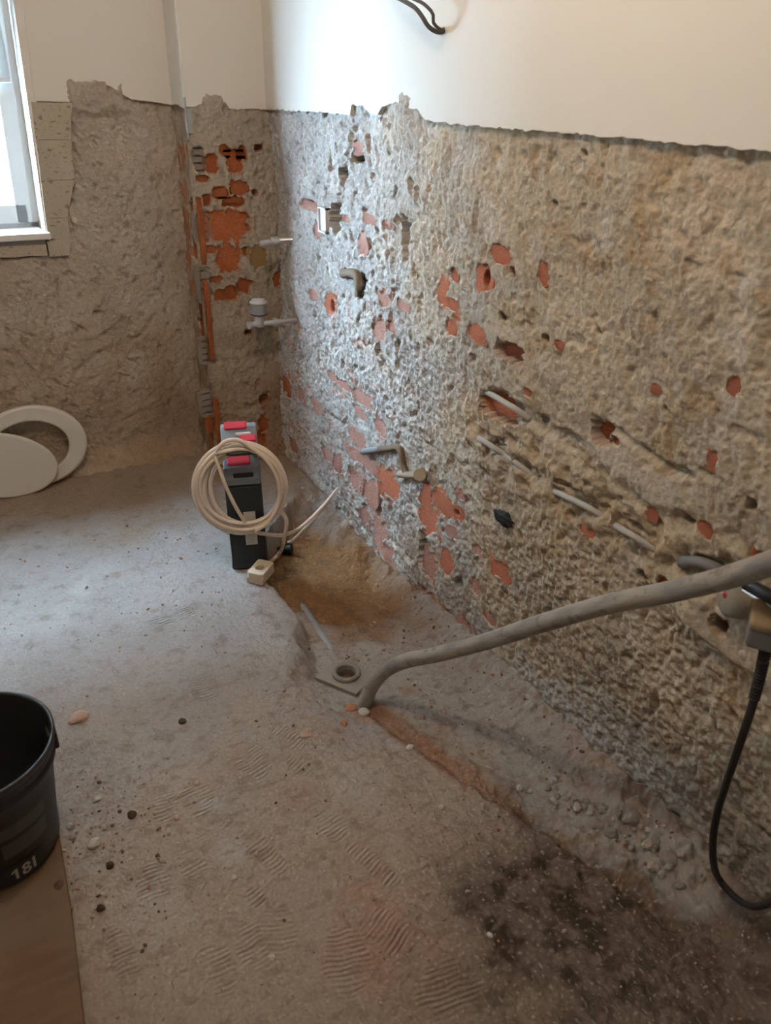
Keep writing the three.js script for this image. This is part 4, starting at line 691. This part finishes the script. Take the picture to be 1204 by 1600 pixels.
{ // pale plug left in the back wall beside the tiles
  const p = onZ(116, 343, BACK_Z + 0.008); const g = rod(V(0, 0, -0.03), V(0, 0, 0.008), 0.012, 0.010, 14); const m = add('wall_plug', g, std(0.66, 0.56, 0.49, 0.6)); m.position.copy(p); tag(m, 'small pale round wall plug in the plaster just right of the speckled tiles', 'plug');
  const q = onX(1163, 1022, -0.012), d = add('mortar_dab', new THREE.IcosahedronGeometry(0.013, 2).scale(0.7, 1.1, 1), std(0.55, 0.50, 0.44, 0.9)); d.position.copy(q); tag(d, 'small whitish dab on the wall below the pipe end at the right', 'dab');
}

// ------------------------------------------------------------------ rubble on the floor
function chunkGeo(s, d = 1) {
  const g = new THREE.IcosahedronGeometry(1, d), a = g.attributes.position;
  for (let i = 0; i < a.count; i++) { const v = V().fromBufferAttribute(a, i), k = 1 + 0.38 * pn(v.x * 1.7 + s * 3.1, v.y * 1.7 + v.z * 1.3 + s); a.setXYZ(i, v.x * k, v.y * k, v.z * k); }
  g.computeVertexNormals(); return g;
}
const CHUNKS = [1, 2, 3, 4, 5].map((s) => chunkGeo(s * 2.7));
const stone = { pale: std(0.44, 0.395, 0.35, 0.95), pink: std(0.42, 0.29, 0.235, 0.95), grey: std(0.30, 0.27, 0.245, 0.95), dark: std(0.075, 0.052, 0.038, 0.95), red: std(0.34, 0.145, 0.08, 0.95), white: std(0.56, 0.53, 0.49, 0.9), brown: std(0.10, 0.055, 0.035, 0.8) };
let ci = 0;
function chunk(px, py, w, h, kind, label, group) {
  const p = onFloor(px, py), dep = p.clone().sub(EYE).dot(FWD) / FOCAL, m = add(kind === 'clod' ? 'clod' : 'rubble_chunk', CHUNKS[ci++ % 5], stone[kind] ?? stone.grey);
  const r = w * dep / 2; m.scale.set(r, h * dep / 2 * 0.9, r * rr(0.65, 1)); m.rotation.y = rr(0, 6); m.position.copy(p); m.position.y += m.scale.y * 0.35;
  return tag(m, label, 'rubble', group);
}
chunk(123, 1122, 32, 13, 'pink', 'largest flat pinkish chip on the floor right of the bucket rim');
chunk(147, 1319, 21, 16, 'pale', 'biggest pale angular stone on the floor right of the bucket');
chunk(152, 1250, 15, 9, 'pale', 'narrow whitish chip at the top of the crumb cluster right of the bucket');
chunk(110, 1292, 14, 9, 'grey', 'light grey stone in the crumb cluster close to the bucket side');
chunk(113, 1310, 12, 9, 'grey', 'grey brown stone just below the cluster beside the bucket');
chunk(206, 1274, 17, 10, 'dark', 'dark brown crumb lying between the bucket and the tread marks');
chunk(276, 1278, 12, 8, 'pink', 'small pinkish stone beside the first tread mark left of centre');
chunk(172, 1353, 13, 13, 'dark', 'dark round crumb below the biggest pale stone');
chunk(158, 1420, 14, 12, 'dark', 'dark round crumb alone on the bare floor right of the board');
chunk(93, 1390, 26, 24, 'brown', 'dark brown round clod lying on the brown board edge by the bucket');
chunk(126, 1205, 11, 7, 'pale', 'little whitish stone level with the bucket rim, right of it');
chunk(285, 1128, 13, 9, 'dark', 'dark crumb beside a pale scuff in the middle left of the floor');
chunk(477, 1148, 18, 8, 'pink', 'flat pinkish chip below the drain plate');
chunk(537, 1131, 13, 7, 'red', 'reddish chip on the floor just below the foot of the waste pipe');
chunk(568, 1114, 20, 11, 'pale', 'pale flake leaning beside the foot of the waste pipe');
chunk(548, 1108, 22, 9, 'red', 'red brick flake in the rust coloured dust at the pipe foot');
chunk(811, 1234, 11, 18, 'white', 'white upright splinter on the floor beside the rusty trail');
chunk(828, 1238, 10, 8, 'pale', 'small pale stone right of the white splinter');
chunk(640, 1168, 13, 8, 'white', 'white stone left of the rusty trail below the pipe foot');
chunk(690, 1262, 12, 9, 'pale', 'pale stone with dark crumbs around it left of the rusty trail');
chunk(366, 1372, 12, 7, 'pale', 'small pale stone next to the white scuff in the middle of the floor');
chunk(308, 1224, 11, 7, 'pink', 'small pinkish stone above the tread marks left of centre');
chunk(425, 1497, 11, 8, 'pale', 'pale stone below the boot print near the bottom centre');
chunk(170, 1510, 10, 7, 'pink', 'pinkish stone near the bottom left, right of the board');
chunk(765, 1462, 11, 8, 'white', 'whitish stone on the dark soil at the lower right');
chunk(985, 1282, 30, 24, 'grey', 'grey mortar lump in the rubble heap along the right wall');
chunk(1045, 1345, 34, 26, 'grey', 'largest grey lump at the lower end of the rubble heap by the wall');
chunk(1012, 1322, 22, 18, 'pale', 'paler lump between the two biggest lumps of the rubble heap');
chunk(930, 1290, 26, 18, 'grey', 'grey lump at the near side of the rubble heap by the wall');
chunk(900, 1262, 20, 14, 'pale', 'pale lump at the upper end of the rubble heap by the wall');
{ // crumbled mortar at the foot of the wall
  const N = 60, heap = new THREE.InstancedMesh(chunkGeo(6.1), std(1, 1, 1, 0.95), N), m = new THREE.Matrix4(), q = new THREE.Quaternion(), col = new THREE.Color();
  for (let i = 0; i < N; i++) { const t = rnd(), p = onFloor(lerp(850, 1100, t) + rr(-30, 30), lerp(1228, 1380, t) + rr(-26, 20)), s = 0.005 + 0.010 * rnd() * rnd(); q.setFromEuler(new THREE.Euler(rr(0, 6), rr(0, 6), rr(0, 6))); m.compose(p.add(V(0, s * 0.3, 0)), q, V(s * rr(0.8, 1.4), s * 0.8, s)); heap.setMatrixAt(i, m); const k = rr(0.24, 0.42); heap.setColorAt(i, col.setRGB(k, k * 0.93, k * 0.86)); }
  heap.name = 'mortar_rubble'; heap.userData = { kind: 'stuff', label: 'crumbled grey mortar heaped along the foot of the right wall', category: 'rubble' }; heap.castShadow = heap.receiveShadow = true; scene.add(heap);
}
{ // grit nobody could count
  const N = 1500, grit = new THREE.InstancedMesh(chunkGeo(4.4, 0), std(1, 1, 1, 0.95), N), m = new THREE.Matrix4(), q = new THREE.Quaternion(), col = new THREE.Color();
  for (let i = 0; i < N; i++) {
    let x = rr(-1.6, -0.03), z = rr(0.3, 2.85); if (i % 3 === 0) { const t = rnd(); x = -0.03 - 0.35 * t * t; z = rr(1.2, 2.75); } if (i % 7 === 0) { x = -1.2 + 0.22 * (rnd() + rnd() - 1); z = 1.75 + 0.3 * (rnd() + rnd() - 1); }
    const s = 0.0016 + 0.0042 * Math.pow(rnd(), 3); q.setFromEuler(new THREE.Euler(rr(0, 6), rr(0, 6), rr(0, 6)));
    m.compose(V(x, floorY(x, z) + s * 0.4, z), q, V(s * rr(0.8, 1.6), s * 0.8, s)); grit.setMatrixAt(i, m);
    const t = rnd(); if (t < 0.56) col.setRGB(0.34, 0.28, 0.235); else if (t < 0.62) col.setRGB(0.50, 0.46, 0.42); else if (t < 0.85) col.setRGB(0.33, 0.16, 0.10); else col.setRGB(0.14, 0.10, 0.075); grit.setColorAt(i, col);
  }
  grit.name = 'grit'; grit.userData = { kind: 'stuff', label: 'fine grit and crumbs of mortar and brick scattered over the floor', category: 'grit' }; grit.castShadow = grit.receiveShadow = true; scene.add(grit);
}
renderer.render(scene, camera);
